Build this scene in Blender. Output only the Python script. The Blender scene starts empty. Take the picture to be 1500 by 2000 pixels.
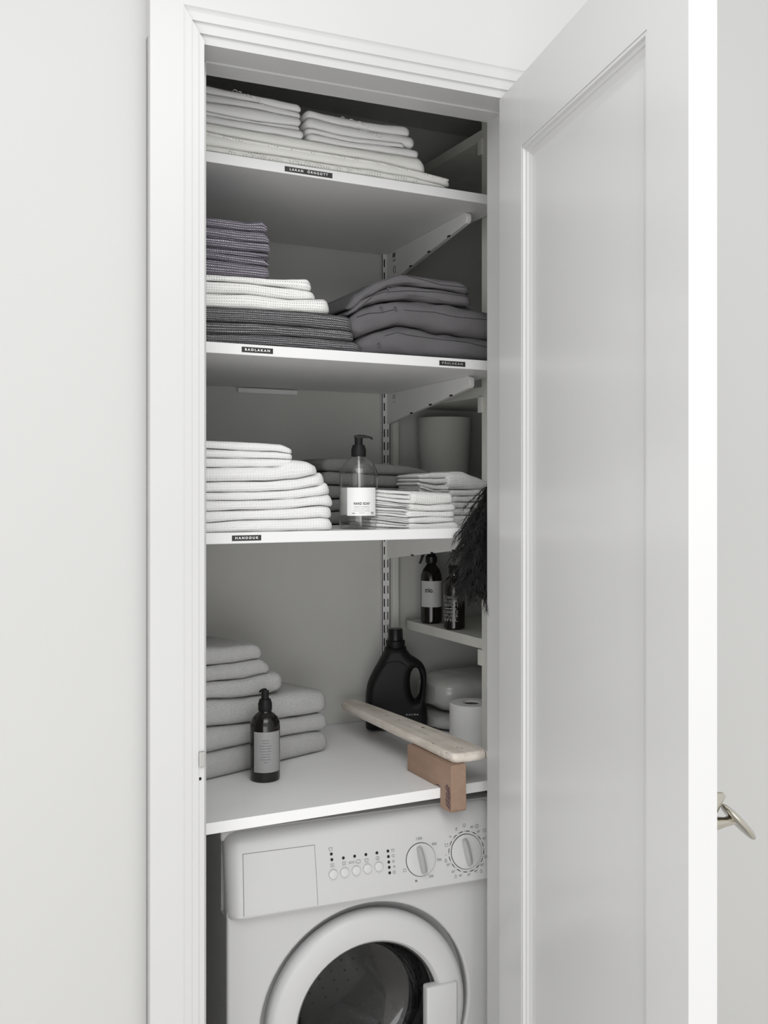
import bpy, bmesh, math, random
from mathutils import Vector, Matrix, noise
random.seed(7)
SC = bpy.context.scene
COL = SC.collection
R = math.radians

# ------------------------------------------------------------------ camera, world, light, exposure
CAMZ = 1.514                      # eye height; the camera stands on the world's vertical axis
YAW = R(26.5)                     # turned right of the closet's depth direction
FPX, HX, HY = 1944.0, 750.0, 958.0
cam_d = bpy.data.cameras.new('camera')
cam = bpy.data.objects.new('camera', cam_d); COL.objects.link(cam)
cam.location = (0, 0, CAMZ); cam.rotation_euler = (R(90), 0, -YAW)
cam_d.sensor_width = 36; cam_d.lens = FPX / 2000 * 36; cam_d.shift_y = -42 / 2000
cam_d.clip_start = 0.02
SC.camera = cam

w = bpy.data.worlds.new('room_light'); SC.world = w; w.use_nodes = True
w.node_tree.nodes['Background'].inputs[0].default_value = (1.0, 1.0, 1.0, 1)
w.node_tree.nodes['Background'].inputs[1].default_value = 1.05

def area(name, loc, target, sx, sy, power):
    l = bpy.data.lights.new(name, 'AREA'); l.shape = 'RECTANGLE'; l.size = sx; l.size_y = sy
    l.energy = power; l.color = (1.0, 1.0, 1.0)
    o = bpy.data.objects.new(name, l); COL.objects.link(o); o.location = loc
    d = Vector(target) - Vector(loc); o.rotation_euler = d.to_track_quat('-Z', 'Y').to_euler()
    return o
area('low_fill_light', (-0.60, -1.25, 0.70), (0.75, 1.9, 1.75), 2.2, 1.3, 20)  # unseen area light added low behind the camera to lift the shelf undersides
area('ceiling_lamp', (0.22, 0.02, 2.72), (0.42, 0.50, 0.0), 1.6, 1.4, 21)

SC.view_settings.view_transform = 'Standard'; SC.view_settings.look = 'None'
SC.view_settings.exposure = 0.20; SC.view_settings.gamma = 1.0
SC.view_settings.use_curve_mapping = False
SC.cycles.use_denoising = True
SC.cycles.max_bounces = 7; SC.cycles.diffuse_bounces = 5; SC.cycles.adaptive_threshold = 0.02; SC.cycles.transparent_max_bounces = 10
SC.cycles.caustics_refractive = False; SC.cycles.caustics_reflective = False
SC.cycles.sample_clamp_indirect = 6

# ------------------------------------------------------------------ geometry of the survey: rays of the eye into the closet
SY, CY = math.sin(YAW), math.cos(YAW)
def ray(x, y):
    a = (x - HX) / FPX
    return (SY + a * CY, CY - a * SY, (HY - y) / FPX)
def at_v(x, y, v):
    d = ray(x, y); t = v / d[1]; return (d[0] * t, v, CAMZ + d[2] * t)
def at_z(x, y, z):
    d = ray(x, y); t = (z - CAMZ) / d[2]; return (d[0] * t, d[1] * t, z)
def at_u(x, y, u):
    d = ray(x, y); t = u / d[0]; return (u, d[1] * t, CAMZ + d[2] * t)
def U(x, v): return at_v(x, HY, v)[0]

# ------------------------------------------------------------------ helpers: materials
def lin(c):
    c /= 255.0
    return c / 12.92 if c <= 0.04045 else ((c + 0.055) / 1.055) ** 2.4
class NT:
    def __init__(s, name, rough=0.5, spec=0.4, metal=0.0, coat=0.0):
        s.m = bpy.data.materials.new(name); s.m.use_nodes = True
        s.t = s.m.node_tree; s.b = s.t.nodes['Principled BSDF']
        s.b.inputs['Roughness'].default_value = rough
        s.b.inputs['Specular IOR Level'].default_value = spec
        s.b.inputs['Metallic'].default_value = metal
        s.b.inputs['Coat Weight'].default_value = coat
        s.b.inputs['Coat Roughness'].default_value = 0.15
    def n(s, typ, **kw):
        x = s.t.nodes.new(typ)
        for k, v in kw.items(): setattr(x, k, v)
        return x
    def put(s, node, key, val):
        if hasattr(val, 'is_linked') or isinstance(val, bpy.types.NodeSocket): s.t.links.new(val, node.inputs[key])
        else: node.inputs[key].default_value = val
    def math(s, op, a, b=None, c=None):
        x = s.n('ShaderNodeMath', operation=op)
        s.put(x, 0, a)
        if b is not None: s.put(x, 1, b)
        if c is not None: s.put(x, 2, c)
        return x.outputs[0]
    def ramp(s, f, stops):
        x = s.n('ShaderNodeValToRGB'); s.put(x, 0, f)
        el = x.color_ramp.elements
        while len(el) < len(stops): el.new(0.5)
        for e, (p, c) in zip(el, stops): e.position = p; e.color = (*c, 1) if len(c) == 3 else c
        return x.outputs[0]
    def mix(s, f, a, b):
        x = s.n('ShaderNodeMix', data_type='RGBA'); s.put(x, 0, f)
        for i, c in ((6, a), (7, b)):
            if isinstance(c, tuple): x.inputs[i].default_value = (*c, 1)
            else: s.t.links.new(c, x.inputs[i])
        return x.outputs[2]
    def noise(s, co, scale, detail=3, rough=0.5):
        x = s.n('ShaderNodeTexNoise'); s.t.links.new(co, x.inputs['Vector'])
        x.inputs['Scale'].default_value = scale; x.inputs['Detail'].default_value = detail
        x.inputs['Roughness'].default_value = rough
        return x.outputs['Fac']
    def color(s, c):
        if isinstance(c, tuple): s.b.inputs['Base Color'].default_value = (*c, 1)
        else: s.t.links.new(c, s.b.inputs['Base Color'])
    def bump(s, h, strength=0.4, dist=0.001):
        x = s.n('ShaderNodeBump'); x.inputs['Strength'].default_value = strength
        x.inputs['Distance'].default_value = dist
        s.t.links.new(h, x.inputs['Height']); s.t.links.new(x.outputs[0], s.b.inputs['Normal'])
    def obj(s): return s.n('ShaderNodeTexCoord').outputs['Object']
    def uv(s):
        x = s.n('ShaderNodeSeparateXYZ'); s.t.links.new(s.n('ShaderNodeTexCoord').outputs['UV'], x.inputs[0])
        return x.outputs[0], x.outputs[1]
def g(v, warm=0.0): return (v * (1 + warm * .3), v, v * (1 - warm))

def paint(name, c, rough=0.35, mott=0.03, scale=6, bump=0.08, bscale=60, coat=0.0, spec=0.4):
    k = NT(name, rough, spec, 0, coat); o = k.obj(); f = k.noise(o, scale, 4)
    k.color(k.ramp(f, [(0.3, tuple(x * (1 - mott) for x in c)), (0.7, tuple(min(1, x * (1 + mott)) for x in c))]))
    k.bump(k.noise(o, bscale, 3), bump, 0.001); return k.m
def plain(name, c, rough=0.4, spec=0.4, metal=0.0, coat=0.0):
    k = NT(name, rough, spec, metal, coat); o = k.obj()
    k.color(k.ramp(k.noise(o, 30, 2), [(0.2, tuple(x * .96 for x in c)), (0.8, c)])); return k.m

def waffle(name, ground, tick, px=0.0052, py=0.0047, soft=False, depth=0.5, tw=0.31, tt=0.12, tv=0.22):
    """waffle weave: square cells with raised ridges; the light weft shows as short dashes"""
    k = NT(name, 0.9, 0.15); x, y = k.uv()
    fx = k.math('FRACT', k.math('MULTIPLY', x, 1 / px)); fy = k.math('FRACT', k.math('MULTIPLY', y, 1 / py))
    dx = k.math('ABSOLUTE', k.math('SUBTRACT', fx, 0.5)); dy = k.math('ABSOLUTE', k.math('SUBTRACT', fy, 0.5))
    ridge = k.math('MAXIMUM', k.math('MULTIPLY', dx, 2), k.math('MULTIPLY', dy, 2))
    if soft:
        k.color(k.mix(k.math('SMOOTH_MIN', ridge, 1.0, 0.2), ground, tick))
    else:
        mx = k.math('LESS_THAN', dx, tw); my = k.math('LESS_THAN', dy, tt)
        mk = k.math('MULTIPLY', mx, my)
        my2 = k.math('MULTIPLY', k.math('GREATER_THAN', dx, 0.42), tv)
        mk = k.math('MAXIMUM', mk, my2)
        nz = k.noise(k.obj(), 260, 2)
        mk = k.math('MULTIPLY', mk, k.math('MULTIPLY_ADD', nz, 1.3, 0.1))
        k.color(k.mix(k.math('MINIMUM', mk, 1.0), ground, tick))
    k.bump(ridge, depth, 0.0012); return k.m
def terry(name, a, b, herring=True, p=0.0042, band=0.016, amp=1.0):
    k = NT(name, 0.95, 0.1); x, y = k.uv(); o = k.obj()
    if herring:
        tri = k.math('PINGPONG', x, band)
        wv = k.math('FRACT', k.math('MULTIPLY', k.math('ADD', tri, k.math('MULTIPLY', y, 1.25)), 1 / p))
        wv = k.math('MULTIPLY', k.math('ABSOLUTE', k.math('SUBTRACT', wv, 0.5)), 2)
        h = k.math('MULTIPLY_ADD', k.noise(o, 420, 2), 0.45, k.math('MULTIPLY', wv, 0.75 * amp))
    else:
        h = k.noise(o, 330, 4, 0.7)
    k.color(k.ramp(h, [(0.25, a), (0.8, b)])); k.bump(h, 0.55, 0.0012); return k.m
def linen(name, c, var=0.12, sc=900):
    k = NT(name, 0.92, 0.12); x, y = k.uv(); o = k.obj()
    wx = k.math('SINE', k.math('MULTIPLY', x, sc * 3.0)); wy = k.math('SINE', k.math('MULTIPLY', y, sc * 3.0))
    n1 = k.noise(o, 9, 4); n2 = k.noise(o, 500, 2)
    h = k.math('MULTIPLY_ADD', k.math('ADD', wx, wy), 0.06, k.math('MULTIPLY_ADD', n2, 0.5, k.math('MULTIPLY', n1, 0.6)))
    k.color(k.ramp(h, [(0.2, tuple(v * (1 - var) for v in c)), (0.9, tuple(v * (1 + var) for v in c))]))
    k.bump(h, 0.35, 0.001); return k.m
def lace_mat(name, c, d):
    k = NT(name, 0.95, 0.1); x, y = k.uv(); o = k.obj()
    fx = k.math('ABSOLUTE', k.math('SUBTRACT', k.math('FRACT', k.math('MULTIPLY', x, 1 / 0.0062)), 0.5))
    fy = k.math('ABSOLUTE', k.math('SUBTRACT', k.math('FRACT', k.math('MULTIPLY', y, 1 / 0.0042)), 0.5))
    hole = k.math('LESS_THAN', k.math('ADD', k.math('MULTIPLY', fx, fx), k.math('MULTIPLY', fy, fy)), 0.045)
    hole = k.math('MULTIPLY', hole, k.math('GREATER_THAN', k.noise(o, 60, 1), 0.5))
    k.color(k.mix(hole, c, d)); k.bump(k.noise(o, 500, 2), 0.6, 0.001); return k.m
def wood(name, a, b, axis='y', sc=9.0, rough=0.6):
    k = NT(name, rough, 0.3); o = k.obj(); mp = k.n('ShaderNodeMapping')
    k.t.links.new(o, mp.inputs[0]); s = {'x': (0.15, 1, 1), 'y': (1, 0.12, 1), 'z': (1, 1, .12)}[axis]
    mp.inputs['Scale'].default_value = s
    f = k.noise(mp.outputs[0], sc * 8, 6, 0.62); f2 = k.noise(o, 22, 3)
    k.color(k.ramp(k.math('MULTIPLY_ADD', f, 0.7, k.math('MULTIPLY', f2, 0.3)), [(0.3, a), (0.68, b)]))
    k.bump(f, 0.15, 0.001); return k.m
def glass(name, c, rough=0.0, ior=1.36):
    k = NT(name, rough, 0.5); k.color(c); k.b.inputs['Transmission Weight'].default_value = 1.0
    k.b.inputs['IOR'].default_value = ior; return k.m

def clear_shell(name, tint, refl=0.08, edge=0.55, pw=3.0):
    k = NT(name); t = k.t; tr = k.n('ShaderNodeBsdfTransparent'); gl = k.n('ShaderNodeBsdfGlossy'); mx = k.n('ShaderNodeMixShader'); lw = k.n('ShaderNodeLayerWeight')
    tr.inputs[0].default_value = (*tint, 1); gl.inputs['Roughness'].default_value = 0.03; lw.inputs['Blend'].default_value = 0.5
    f = k.math('MULTIPLY_ADD', k.math('POWER', lw.outputs['Facing'], pw), edge, refl * .45)
    t.links.new(f, mx.inputs[0]); t.links.new(tr.outputs[0], mx.inputs[1]); t.links.new(gl.outputs[0], mx.inputs[2])
    t.links.new(mx.outputs[0], t.nodes['Material Output'].inputs[0]); return k.m
WALL = paint('wall_paint', (.475, .475, .468), 0.6, 0.012, 1.5, 0.10, 45)
TRIM = paint('gloss_white_paint', (.51, .51, .51), 0.28, 0.012, 3, 0.06, 28)
DOORP = paint('door_paint', (.56, .56, .56), 0.25, 0.012, 3, 0.05, 24)
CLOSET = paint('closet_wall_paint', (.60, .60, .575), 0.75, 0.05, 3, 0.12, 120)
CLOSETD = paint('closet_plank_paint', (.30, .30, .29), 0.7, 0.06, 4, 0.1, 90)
SHELF = paint('white_shelf_laminate', (.78, .78, .78), 0.4, 0.012, 5, 0.03, 80)
WORK = paint('worktop_laminate', (.84, .84, .84), 0.38, 0.02, 8, 0.03, 90)
METAL = paint('white_powder_coat', (.78, .78, .77), 0.4, 0.02, 12, 0.05, 200)
RACK = paint('rack_wood_paint', (.66, .66, .62), 0.55, 0.05, 14, 0.12, 70)
FLOOR = wood('floor_boards', (.76, .745, .71), (.84, .825, .79), 'x', 3)
DARK = plain('dark_void', (.012, .012, .012), 0.9)
BLACK = plain('black_plastic', (.010, .010, .0105), 0.36, 0.3)
BLACKM = plain('black_matte_plastic', (.010, .010, .0105), 0.5, 0.22)
TAPE = plain('label_tape', (.028, .028, .028), 0.3)
PRINTW = plain('white_print', (.85, .85, .85), 0.6)
PRINTG = plain('grey_print', (.42, .42, .42), 0.6)
PRINTS = plain('dark_grey_marks', (.12, .12, .12), 0.8)  # dark grey of small print, symbols and the drawer gap
PRINTK = plain('black_print', (.02, .02, .02), 0.6)
LABELP = plain('label_paper', (.80, .80, .79), 0.55)
LABELG = plain('grey_label_paper', (.30, .30, .30), 0.5)
AMBER = plain('dark_amber_glass', (.009, .008, .007), 0.12, 0.45, 0, 0.1)
CLEAR = clear_shell('clear_soap_bottle', (.88, .885, .87), 0.14, 0.95, 2.4)
NICKEL = plain('polished_nickel', (.42, .40, .35), 0.16, 0.5, 1.0)
STEEL = plain('worn_steel', (.42, .42, .40), 0.35, 0.5, 1.0)
WM_W = paint('washer_enamel', (.51, .51, .51), 0.30, 0.01, 4, 0.02, 90)
WM_P = paint('washer_panel_plastic', (.53, .53, .53), 0.36, 0.01, 4, 0.02, 90)
WM_B = paint('washer_button_plastic', (.57, .57, .57), 0.35, 0.01, 4, 0.02, 90)
WM_G = paint('washer_grip_plastic', (.40, .40, .40), 0.35, 0.01, 4, 0.02, 90)
RUBBER = plain('grey_rubber', (.055, .055, .055), 0.45)
DRUM = plain('drum_steel', (.22, .22, .22), 0.30, 0.5, 1.0)
PADDLE = plain('drum_paddle_plastic', (.035, .035, .035), 0.3)
BOWL = clear_shell('door_bowl_glass', (.62, .62, .62), 0.16)
W_WHITE = waffle('bright_white_waffle', (.70, .70, .695), (.78, .78, .775), 0.0058, 0.0052, True, 0.75)
W_SMALL = waffle('fine_white_waffle', (.62, .62, .61), (.80, .80, .785), 0.0044, 0.0042, True, 0.9)
W_ECRU = waffle('white_waffle_with_dark_pits', (.80, .80, .785), (.20, .20, .19), 0.0050, 0.0050, False, 0.5, 0.20, 0.15, 0.12)  # shade in the pits is put into the colour as dark dots
W_DARK = waffle('charcoal_waffle', (.050, .050, .054), (.62, .62, .62), 0.0047, 0.0044)
W_PURP = waffle('purple_grey_waffle', (.085, .078, .098), (.74, .70, .77), 0.0047, 0.0046)
HERR = terry('grey_herringbone_terry', (.24, .24, .235), (.62, .62, .61))
HERRD = terry('dark_herringbone', (.095, .095, .092), (.30, .30, .295), True, 0.0040, 0.012)
TERRY = terry('plain_grey_terry', (.36, .36, .355), (.60, .60, .59), False)
LINENW = linen('white_damask_linen', (.78, .78, .775), 0.05)
LINENC = linen('cream_tablecloth_linen', (.78, .78, .745), 0.05)
LINEND = linen('charcoal_washed_linen', (.125, .121, .126), 0.25)
LACE = lace_mat('cream_lace', (.78, .78, .745), (.34, .34, .32))
BLOCK = wood('red_brown_wood', (.25, .165, .118), (.345, .235, .172), 'y', 5)
PALE = wood('pale_worn_wood', (.52, .465, .395), (.86, .80, .735), 'y', 5)
INK = plain('purple_ink', (.10, .055, .075), 0.7)
PAPER = paint('tissue_paper', (.72, .72, .71), 0.95, 0.02, 20, 0.3, 250, spec=.1)
CARD = plain('cardboard_core', (.10, .095, .09), 0.9)
PLASTIC = paint('clear_wrap_film', (.46, .46, .445), 0.16, 0.10, 9, 0.5, 22, spec=.6)
POT = paint('matte_ceramic', (.50, .50, .475), 0.7, 0.02, 5, 0.1, 60)
FEATHER = plain('black_ostrich_feather', (.020, .019, .019), 0.75, 0.2)

# ------------------------------------------------------------------ helpers: objects
def link(name, me, mat, parent=None, loc=None, rz=0.0, smooth=False):
    o = bpy.data.objects.new(name, me); COL.objects.link(o)
    if mat is not None and len(me.materials) == 0: me.materials.append(mat)
    if parent is not None: o.parent = parent
    if loc is not None: o.location = loc
    o.rotation_euler.z = rz
    if smooth: me.shade_smooth()
    return o
def tag(o, label, cat, group=None):
    o['label'] = label; o['category'] = cat
    if group: o['group'] = group
    return o
def struct(o): o['kind'] = 'structure'; return o
def thing(name, label, cat, loc=(0, 0, 0), rz=0.0, group=None):
    o = bpy.data.objects.new(name, None); COL.objects.link(o); o.location = loc; o.rotation_euler.z = rz
    o.empty_display_size = 0.05
    return tag(o, label, cat, group)
class MB:
    """mesh builder"""
    def __init__(s): s.v = []; s.f = []; s.uv = {}
    def add(s, vs, fs):
        o = len(s.v); s.v += [tuple(x) for x in vs]; s.f += [tuple(i + o for i in q) for q in fs]; return s
    def box(s, x0, x1, y0, y1, z0, z1):
        return s.add([(x, y, z) for x in (x0, x1) for y in (y0, y1) for z in (z0, z1)],
                     [(0, 1, 3, 2), (4, 6, 7, 5), (0, 4, 5, 1), (2, 3, 7, 6), (0, 2, 6, 4), (1, 5, 7, 3)])
    def prism(s, pts, fn0, fn1):
        n = len(pts); a = [fn0(p) for p in pts]; b = [fn1(p) for p in pts]
        return s.add(a + b, [tuple(range(n))[::-1], tuple(range(n, 2 * n))] +
                     [(i, (i + 1) % n, n + (i + 1) % n, n + i) for i in range(n)])
    def grid(s, rows, close_u=False):
        m = len(rows[0]); n = len(rows)
        fs = []
        for i in range(n - 1):
            for j in range(m if close_u else m - 1):
                fs.append((i * m + j, i * m + (j + 1) % m, (i + 1) * m + (j + 1) % m, (i + 1) * m + j))
        return s.add([p for r in rows for p in r], fs)
    def lathe(s, prof, seg=40, c=(0, 0, 0)):
        rows = [[(c[0] + r * math.cos(2 * math.pi * j / seg), c[1] + r * math.sin(2 * math.pi * j / seg), c[2] + z)
                 for j in range(seg)] for r, z in prof]
        o = len(s.v); s.grid(rows, True)
        if prof[0][0] > 1e-6: s.f.append(tuple(o + j for j in range(seg))[::-1])
        if prof[-1][0] > 1e-6: s.f.append(tuple(o + (len(prof) - 1) * seg + j for j in range(seg)))
        return s
    def tube(s, pts, r, seg=6):
        P = [Vector(p) for p in pts]; rows = []
        for i, p in enumerate(P):
            t = (P[min(i + 1, len(P) - 1)] - P[max(i - 1, 0)]).normalized()
            a = t.cross(Vector((0, 0, 1)) if abs(t.z) < .9 else Vector((1, 0, 0))).normalized(); b = t.cross(a)
            rr = r[i] if isinstance(r, (list, tuple)) else r
            rows.append([p + a * rr * math.cos(2 * math.pi * j / seg) + b * rr * math.sin(2 * math.pi * j / seg) for j in range(seg)])
        o = len(s.v); s.grid(rows, True)
        s.f.append(tuple(o + j for j in range(seg))[::-1]); s.f.append(tuple(o + (len(rows) - 1) * seg + j for j in range(seg)))
        return s
    def mesh(s, name, bevel=0.0, seg=2):
        me = bpy.data.meshes.new(name); me.from_pydata(s.v, [], s.f)
        bm = bmesh.new(); bm.from_mesh(me)
        bmesh.ops.remove_doubles(bm, verts=bm.verts, dist=1e-6)
        bmesh.ops.recalc_face_normals(bm, faces=bm.faces)
        if bevel > 0:
            bmesh.ops.bevel(bm, geom=[e for e in bm.edges if len(e.link_faces) == 2 and e.calc_face_angle(0) > 0.6],
                            offset=bevel, segments=seg, affect='EDGES', profile=0.5)
        bm.to_mesh(me); bm.free(); return me
    def build(s, name, mat, parent=None, bevel=0.0, smooth=False, loc=None, rz=0.0, seg=2):
        me = s.mesh(name, bevel, seg)
        o = link(name, me, mat, parent, loc, rz)
        if smooth: me.set_sharp_from_angle(angle=R(38)) if hasattr(me, 'set_sharp_from_angle') else None
        if smooth:
            for p in me.polygons: p.use_smooth = True
        return o
def shape2d(outline, holes=(), half=0.01, bev=0.0, res=3):
    """filled outline in the XY plane, thickened along Z with rounded rims"""
    cu = bpy.data.curves.new('outline', 'CURVE'); cu.dimensions = '2D'; cu.fill_mode = 'BOTH'
    cu.extrude = max(half - bev, 0); cu.bevel_depth = bev; cu.bevel_resolution = res; cu.offset = -bev
    for pts in [outline] + list(holes):
        sp = cu.splines.new('POLY'); sp.points.add(len(pts) - 1); sp.use_cyclic_u = True
        for q, p in zip(sp.points, pts): q.co = (p[0], p[1], 0, 1)
    return from_curve(cu)
from mathutils.geometry import delaunay_2d_cdt
def inflate(outline, holes=(), half=0.03, r=0.02, step=0.004, n=2.0):
    """solid of a given outline whose rims are rounded over a width r"""
    loops = []; P = []; E = []; segs = []
    for L in [outline] + list(holes):
        o = []
        for i, p in enumerate(L):
            q = L[(i + 1) % len(L)]; k = max(1, math.ceil(math.dist(p[:2], q[:2]) / (r * .8)))
            o += [(p[0] + (q[0] - p[0]) * j / k, p[1] + (q[1] - p[1]) * j / k) for j in range(k)]
        loops.append(o)
    for L in loops:
        b = len(P); P += [Vector(p) for p in L]; k = len(L); E += [(b + i, b + (i + 1) % k) for i in range(k)]
        segs += [(Vector(L[i]), Vector(L[(i + 1) % k])) for i in range(k)]
    nb = len(P)
    def inside(q):
        c = False
        for a, b in segs:
            if (a.y > q.y) != (b.y > q.y) and q.x < (b.x - a.x) * (q.y - a.y) / (b.y - a.y) + a.x: c = not c
        return c
    def dist(q):
        m = 1e9
        for a, b in segs:
            d = b - a; t = max(0, min(1, (q - a).dot(d) / max(1e-12, d.length_squared))); m = min(m, (a + d * t - q).length)
        return m
    for f in (.03, .12, .28, .5, .75, 1.0):
        for a, b in segs:
            d = (b - a); nrm = Vector((-d.y, d.x)).normalized(); mid = (a + b) / 2
            for sg in (1, -1):
                q = mid + nrm * sg * f * r
                if inside(q) and dist(q) > f * r * .93: P.append(q)
    xs = [p.x for p in P[:nb]]; ys = [p.y for p in P[:nb]]; x = min(xs)
    while x < max(xs):
        y = min(ys)
        while y < max(ys):
            q = Vector((x + .0003 * math.sin(y * 9e3), y + .0003 * math.sin(x * 7e3)))
            if inside(q) and dist(q) > r * 1.05: P.append(q)
            y += step
        x += step
    V, _, T, ov, _, _ = delaunay_2d_cdt([p.to_2d() for p in P], E, [], 0, 1e-6)
    T = [t for t in T if inside(sum((V[i] for i in t), Vector((0, 0))) / 3)]
    hs = []
    for v in V:
        d = min(1.0, dist(v) / r); hs.append(0.0 if d < 1e-4 else half * (1 - (1 - d) ** n) ** (1 / n))
    k = len(V); vs = [(v.x, v.y, h) for v, h in zip(V, hs)] + [(v.x, v.y, -h) for v, h in zip(V, hs)]
    me = bpy.data.meshes.new('solid'); me.from_pydata(vs, [], [tuple(t) for t in T] + [tuple(i + k for i in t[::-1]) for t in T])
    bm = bmesh.new(); bm.from_mesh(me); bmesh.ops.remove_doubles(bm, verts=bm.verts, dist=1e-6); bmesh.ops.recalc_face_normals(bm, faces=bm.faces); bm.to_mesh(me); bm.free()
    for p in me.polygons: p.use_smooth = True
    return me
def from_curve(cu):
    o = bpy.data.objects.new('tmp', cu); COL.objects.link(o)
    dg = bpy.context.evaluated_depsgraph_get(); me = bpy.data.meshes.new_from_object(o.evaluated_get(dg))
    bpy.data.objects.remove(o); bpy.data.curves.remove(cu); me.materials.clear(); return me
def smooth_loop(pts, n=6):
    out = []; m = len(pts)
    for i in range(m):
        p0, p1, p2, p3 = (Vector(pts[(i + k) % m]) for k in (-1, 0, 1, 2))
        for j in range(n):
            t = j / n
            out.append(tuple(0.5 * ((2 * p1) + (p2 - p0) * t + (2 * p0 - 5 * p1 + 4 * p2 - p3) * t * t + (3 * p1 - p0 - 3 * p2 + p3) * t ** 3)))
    return out
def lettering(body, size, fn, parent, mat, name='lettering', bold=0.0, spacing=1.0, width=None):
    """flat print: fn maps (x, y) of the text, centred on its own middle, to a point"""
    cu = bpy.data.curves.new('text', 'FONT'); cu.body = body; cu.size = size; cu.align_x = 'CENTER'; cu.align_y = 'CENTER'
    cu.space_character = spacing; cu.offset = bold; cu.resolution_u = 3
    me = from_curve(cu); sx = 1.0
    if width:
        xs = [v.co.x for v in me.vertices]; sx = width / max(1e-6, max(xs) - min(xs))
    for v in me.vertices: v.co = fn(v.co.x * sx, v.co.y)
    return link(name, me, mat, parent)
def interp(pts, x):
    if x <= pts[0][0]: return pts[0][1]
    for (a, b), (c, d) in zip(pts, pts[1:]):
        if x <= c:
            t = (x - a) / max(1e-9, c - a); t = t * t * (3 - 2 * t) * .35 + t * .65
            return b + (d - b) * t
    return pts[-1][1]

# folded cloth --------------------------------------------------------------
def conv(plane, x, y):
    (pu, pv), a = plane; n = (-math.sin(a), math.cos(a)); e = (math.cos(a), math.sin(a)); d = ray(x, y)
    t = (pu * n[0] + pv * n[1]) / (d[0] * n[0] + d[1] * n[1])
    return ((d[0] * t - pu) * e[0] + (d[1] * t - pv) * e[1], CAMZ + d[2] * t)
def fold_rows(s0, s1, zb, zt, depth, set0=0.0, rc=0.02, left=False, right=True, seed=0, wob=0.0016, lean=0.0, ns=44, taper=1.0, pw=0.75):
    """sections of a folded cloth from s0 to s1; zb, zt give its underside and top along the front"""
    rows = []; ends = []
    for i in range(ns + 1):
        t = i / ns
        t = 0.5 - 0.5 * math.cos(math.pi * t) if left else math.sin(math.pi * t / 2)
        ends.append(s0 + (s1 - s0) * t)
    for s in ends:
        b, tp = zb(s), zt(s); h = max(tp - b, 0.002); k = 1.0; back = 0.0
        for on, dist in ((right, s1 - s), (left, s - s0)):
            if not on: continue
            r = h * 0.55 * taper
            if dist < r: k = min(k, math.sqrt(max(0.0, 1 - (1 - dist / r) ** 2)))
            if dist < rc: back = max(back, rc * (1 - math.sqrt(max(0.0, 1 - (1 - dist / rc) ** 2))))
        mid = b + h * 0.5; hh = h * 0.5 * max(k, 0.02); rf = min(h * 0.55, depth * .3)
        f0 = set0 + back + 0.004 * (noise.noise((s * 9, seed * 3.1, 0.3)))
        dz = lambda q: wob * noise.noise((s * 22, q * 22, seed * 1.7))
        ring = []
        for q in (0.96, 0.7, 0.45, 0.22): ring.append((s, f0 + rf + (depth - rf) * q, mid - hh + lean * q))
        for a in range(-90, 91, 15):
            ca, sa = math.cos(R(a)), math.sin(R(a))
            ring.append((s, f0 + rf * (1 - ca ** pw), mid + hh * (abs(sa) ** pw) * (1 if sa > 0 else -1) + dz(a / 180) * k))
        for q in (0.22, 0.45, 0.7, 0.96): ring.append((s, f0 + rf + (depth - rf) * q, mid + hh + lean * q + dz(q) * k))
        ring.append((s, f0 + depth, mid + hh * .5 + lean)); ring.append((s, f0 + depth, mid - hh * .5 + lean))
        rows.append(ring)
    return rows
def cloth_mesh(name, parts, plane):
    """parts: list of section rows in (along, in, up); wraps them with metre UVs"""
    (pu, pv), a = plane; ca, sa = math.cos(a), math.sin(a)
    vs, fs, uvs = [], [], []
    for rows in parts:
        m = len(rows[0]); base = len(vs)
        arc = [0.0]
        r0 = rows[len(rows) // 2]
        for j in range(1, m + 1):
            p, q = r0[j - 1], r0[j % m]; arc.append(arc[-1] + math.hypot(p[1] - q[1], p[2] - q[2]))
        for r in rows:
            for (s, d, z) in r: vs.append((pu + s * ca - d * sa, pv + s * sa + d * ca, z))
        for i in range(len(rows) - 1):
            for j in range(m):
                fs.append((base + i * m + j, base + (i + 1) * m + j, base + (i + 1) * m + (j + 1) % m, base + i * m + (j + 1) % m))
                uvs.append(((rows[i][j][0], arc[j]), (rows[i + 1][j][0], arc[j]), (rows[i + 1][j][0], arc[j + 1]), (rows[i][j][0], arc[j + 1])))
        for i, rv in ((0, False), (len(rows) - 1, True)):
            q = tuple(base + i * m + j for j in range(m)); fs.append(q[::-1] if rv else q)
            uvs.append(tuple((rows[i][j][1], rows[i][j][2]) for j in (range(m - 1, -1, -1) if rv else range(m))))
    me = bpy.data.meshes.new(name); me.from_pydata(vs, [], fs)
    L = me.uv_layers.new(name='UVMap'); k = 0
    for p, u in zip(me.polygons, uvs):
        for c in u: L.data[k].uv = c; k += 1
        p.use_smooth = True
    ox, oy = sum(v[0] for v in vs) / len(vs), sum(v[1] for v in vs) / len(vs); oz = min(v[2] for v in vs)
    me.transform(Matrix.Translation((-ox, -oy, -oz)))
    return me, (ox, oy, oz)
def cloth(name, label, cat, mat, plane, bot, top, depth, group=None, ext=0.08, left=False, seed=0, set0=0.0, gap=0.0004, **kw):
    """one folded textile between two seam lines surveyed on the front plane of its pile"""
    B = [conv(plane, *p) for p in bot]; T = [conv(plane, *p) for p in top]
    s0 = min(B[0][0], T[0][0]) - (0 if left else ext); s1 = max(B[-1][0], T[-1][0])
    rows = fold_rows(s0, s1, lambda s: interp(B, s) + gap, lambda s: interp(T, s) - gap, depth, set0, left=left, seed=seed, **kw)
    me, loc = cloth_mesh(name, [rows], plane)
    o = link(name, me, mat); o.location = loc
    SURF[o.name] = (B, T, depth, set0, seed, kw.get('pw', .75))
    return tag(o, label, cat, group)
SURF = {}
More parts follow.
